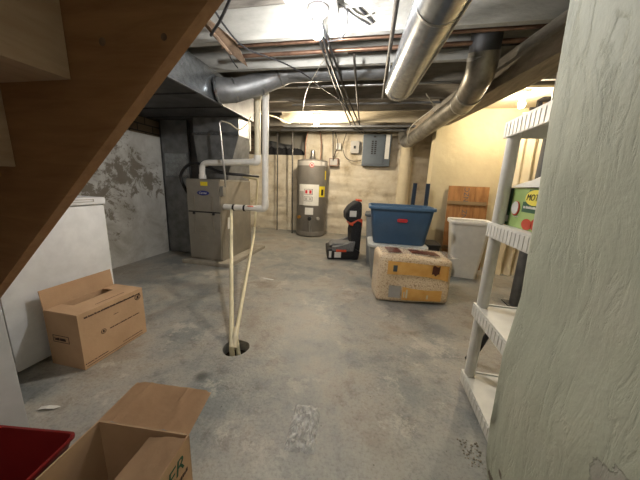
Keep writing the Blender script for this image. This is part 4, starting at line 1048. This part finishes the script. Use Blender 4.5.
# ------------------------------------------------------------------ plastic shelf
sh = thing('plastic_shelf', 'white four-tier plastic shelving unit standing behind the rough green wall', 'shelf', (.85, 1.13, 0))
sx0, sx1, sy0, sy1 = .527, 1.12, .925, 1.335
tops = [1.292, .862, .456, .075]; sk = .066
for z in tops:
    s = sk if z > .1 else .062
    bm = BM(); th = .012
    box(bm, sx0+th, sx1-th, sy0+th, sy1-th, z-.014, z-.006)
    part('tier', bm, 'white_plastic', sh)
    # skirts (fluted)
    for (axis, c, a0, a1) in (('x', sx0, sy0, sy1), ('x', sx1-th, sy0, sy1), ('y', sy0, sx0+th, sx1-th), ('y', sy1-th, sx0+th, sx1-th)):
        bm = BM()
        if axis == 'x': box(bm, c, c+th, a0, a1, z-s, z, bevel=.002)
        else: box(bm, a0, a1, c, c+th, z-s, z, bevel=.002)
        n = int((a1-a0)/.028)
        for k in range(n):
            p = a0 + (k+.5)*(a1-a0)/n
            if axis == 'x':
                o_ = c-.002 if c == sx0 else c+th-.001
                box(bm, o_, o_+.005, p-.008, p+.008, z-s+.004, z-.010)
            else:
                o_ = c-.002 if c == sy0 else c+th-.001
                box(bm, p-.008, p+.008, o_, o_+.005, z-s+.004, z-.010)
        part('skirt', bm, 'white_plastic', sh)
for (x, y) in ((sx0+.03, sy0+.03), (sx0+.03, sy1-.03), (sx1-.03, sy0+.03), (sx1-.03, sy1-.03)):
    zz = [0, tops[3]-.015, tops[2]-.015, tops[1]-.015, tops[0]-.015]
    for a, b in zip(zz, zz[1:]):
        lo_ = a + (.0 if a == 0 else .008)
        part('leg', lathe([(.022, lo_), (.025, lo_+.01), (.025, b-.02), (.021, b)], (x,y), 18), 'white_plastic', sh, smooth=40)
# juice carton multipack
jc = thing('juice_carton', 'green printed carton with a yellow oval logo on the plastic shelf', 'carton', (.72, 1.22, .857))
x0 = .585
part('carton', bx(x0, .80, .96, 1.27, .857, 1.018, bevel=.002), 'green', jc)
f = (-1,0,0)
part('side_band', bx(x0-.001, x0, 1.235, 1.268, .858, 1.017), 'green_dark', jc)
part('dark_panel', bx(x0-.0012, x0, .965, 1.145, .925, .965), 'green_dark', jc)
part('dark_panel', bx(x0-.0012, x0, .965, 1.115, .975, 1.012), 'green_dark', jc)
part('oval_border', disc((x0-.0012, 1.065, .982), f, .066, .002, 32, 1, .50), 'green_dark', jc)
ov = part('oval_logo', disc((x0-.0030, 1.065, .982), f, .062, .002, 32, 1, .47), 'yellow_logo', jc)
part('logo_lettering', text_bm("MOTT'S", .034, (x0-.0058, 1.118, .982), (0,-1,0), (0,0,1), .0004, 'LEFT', .2), 'text_black', ov)
part('apple_slice', disc((x0-.0012, 1.19, .935), f, .030, .002, 24), 'apple_red', jc)
part('apple_flesh', disc((x0-.0033, 1.192, .937), f, .026, .002, 24), 'white_paint', jc)
part('apple', disc((x0-.0012, 1.09, .880), f, .034, .002, 24, 1, .62), 'apple_red', jc)
part('apple', disc((x0-.0012, 1.03, .885), f, .034, .002, 24, 1, .70), 'apple_red', jc)
part('white_label', bx(x0-.0012, x0, 1.24, 1.262, .872, .90), 'white_paint', jc)
part('printed_text', marks((x0-.0002, 1.205, .90), (0,-1,0), (0,0,1), 8, .004, .003, .002), 'white_paint', jc)
part('printed_text', marks((x0-.0015, 1.135, .94), (0,-1,0), (0,0,1), 14, .007, .010, .0015), 'white_paint', jc)
jc.location.y += .045
# white soft packet on top of carton
bm = BM(); g = []
for i in range(17):
    c = []
    for j in range(25):
        u, v = i/16, j/24
        e = min(1, min(u, 1-u)*6, min(v, 1-v)*6)
        c.append(bm.verts.new((.575 + .22*u, 1.315 - .36*v, 1.021 + e*(.015 + .06*v) + .006*noise.noise(Vector((u*5, v*6, 3)))*e)))
    g.append(c)
for i in range(16):
    for j in range(24): bm.faces.new((g[i][j], g[i+1][j], g[i+1][j+1], g[i][j+1]))
edge = [g[i][0] for i in range(17)] + [g[16][j] for j in range(1, 25)] + [g[i][24] for i in range(15, -1, -1)] + [g[0][j] for j in range(23, 0, -1)]
bm.faces.new(edge)
single('soft_packet', bm, 'white_plastic', 'white soft plastic packet lying on the green carton', 'packet', smooth=60)
# hose behind the lowest shelf tier
single('hose', tube(BM(), spline([(.62,1.52,.016), (.66,1.50,.10), (.70,1.48,.24), (.76,1.46,.28), (.82,1.44,.22), (.86,1.42,.016)], 8), .014, 10), 'black', 'bent black hose standing on the floor behind the plastic shelf', 'hose', smooth=40)

# ------------------------------------------------------------------ world, camera
wd = bpy.data.worlds.new('world'); scn.world = wd; wd.use_nodes = True
wd.node_tree.nodes['Background'].inputs[0].default_value = (.02,.02,.02,1)
cam = bpy.data.cameras.new('camera'); co = bpy.data.objects.new('camera', cam); COL.objects.link(co)
F = 259.0; cam.sensor_fit = 'HORIZONTAL'; cam.sensor_width = 36; cam.lens = 36*F/640; cam.clip_start = .02
pi_, ya, ro = math.radians(12.2), math.radians(11.3), math.radians(2.45)
fv = Vector((-math.sin(ya)*math.cos(pi_), math.cos(ya)*math.cos(pi_), -math.sin(pi_)))
rv = Vector((math.cos(ya), math.sin(ya), 0)); uv = rv.cross(fv)
r2 = rv*math.cos(ro) + uv*math.sin(ro); u2 = uv*math.cos(ro) - rv*math.sin(ro)
co.matrix_world = Matrix(((r2.x,u2.x,-fv.x,0), (r2.y,u2.y,-fv.y,0), (r2.z,u2.z,-fv.z,1.0), (0,0,0,1)))
scn.camera = co
vs = scn.view_settings
vs.view_transform = 'Standard'; vs.look = 'None'; vs.gamma = 1; vs.use_curve_mapping = False; vs.exposure = 1.6
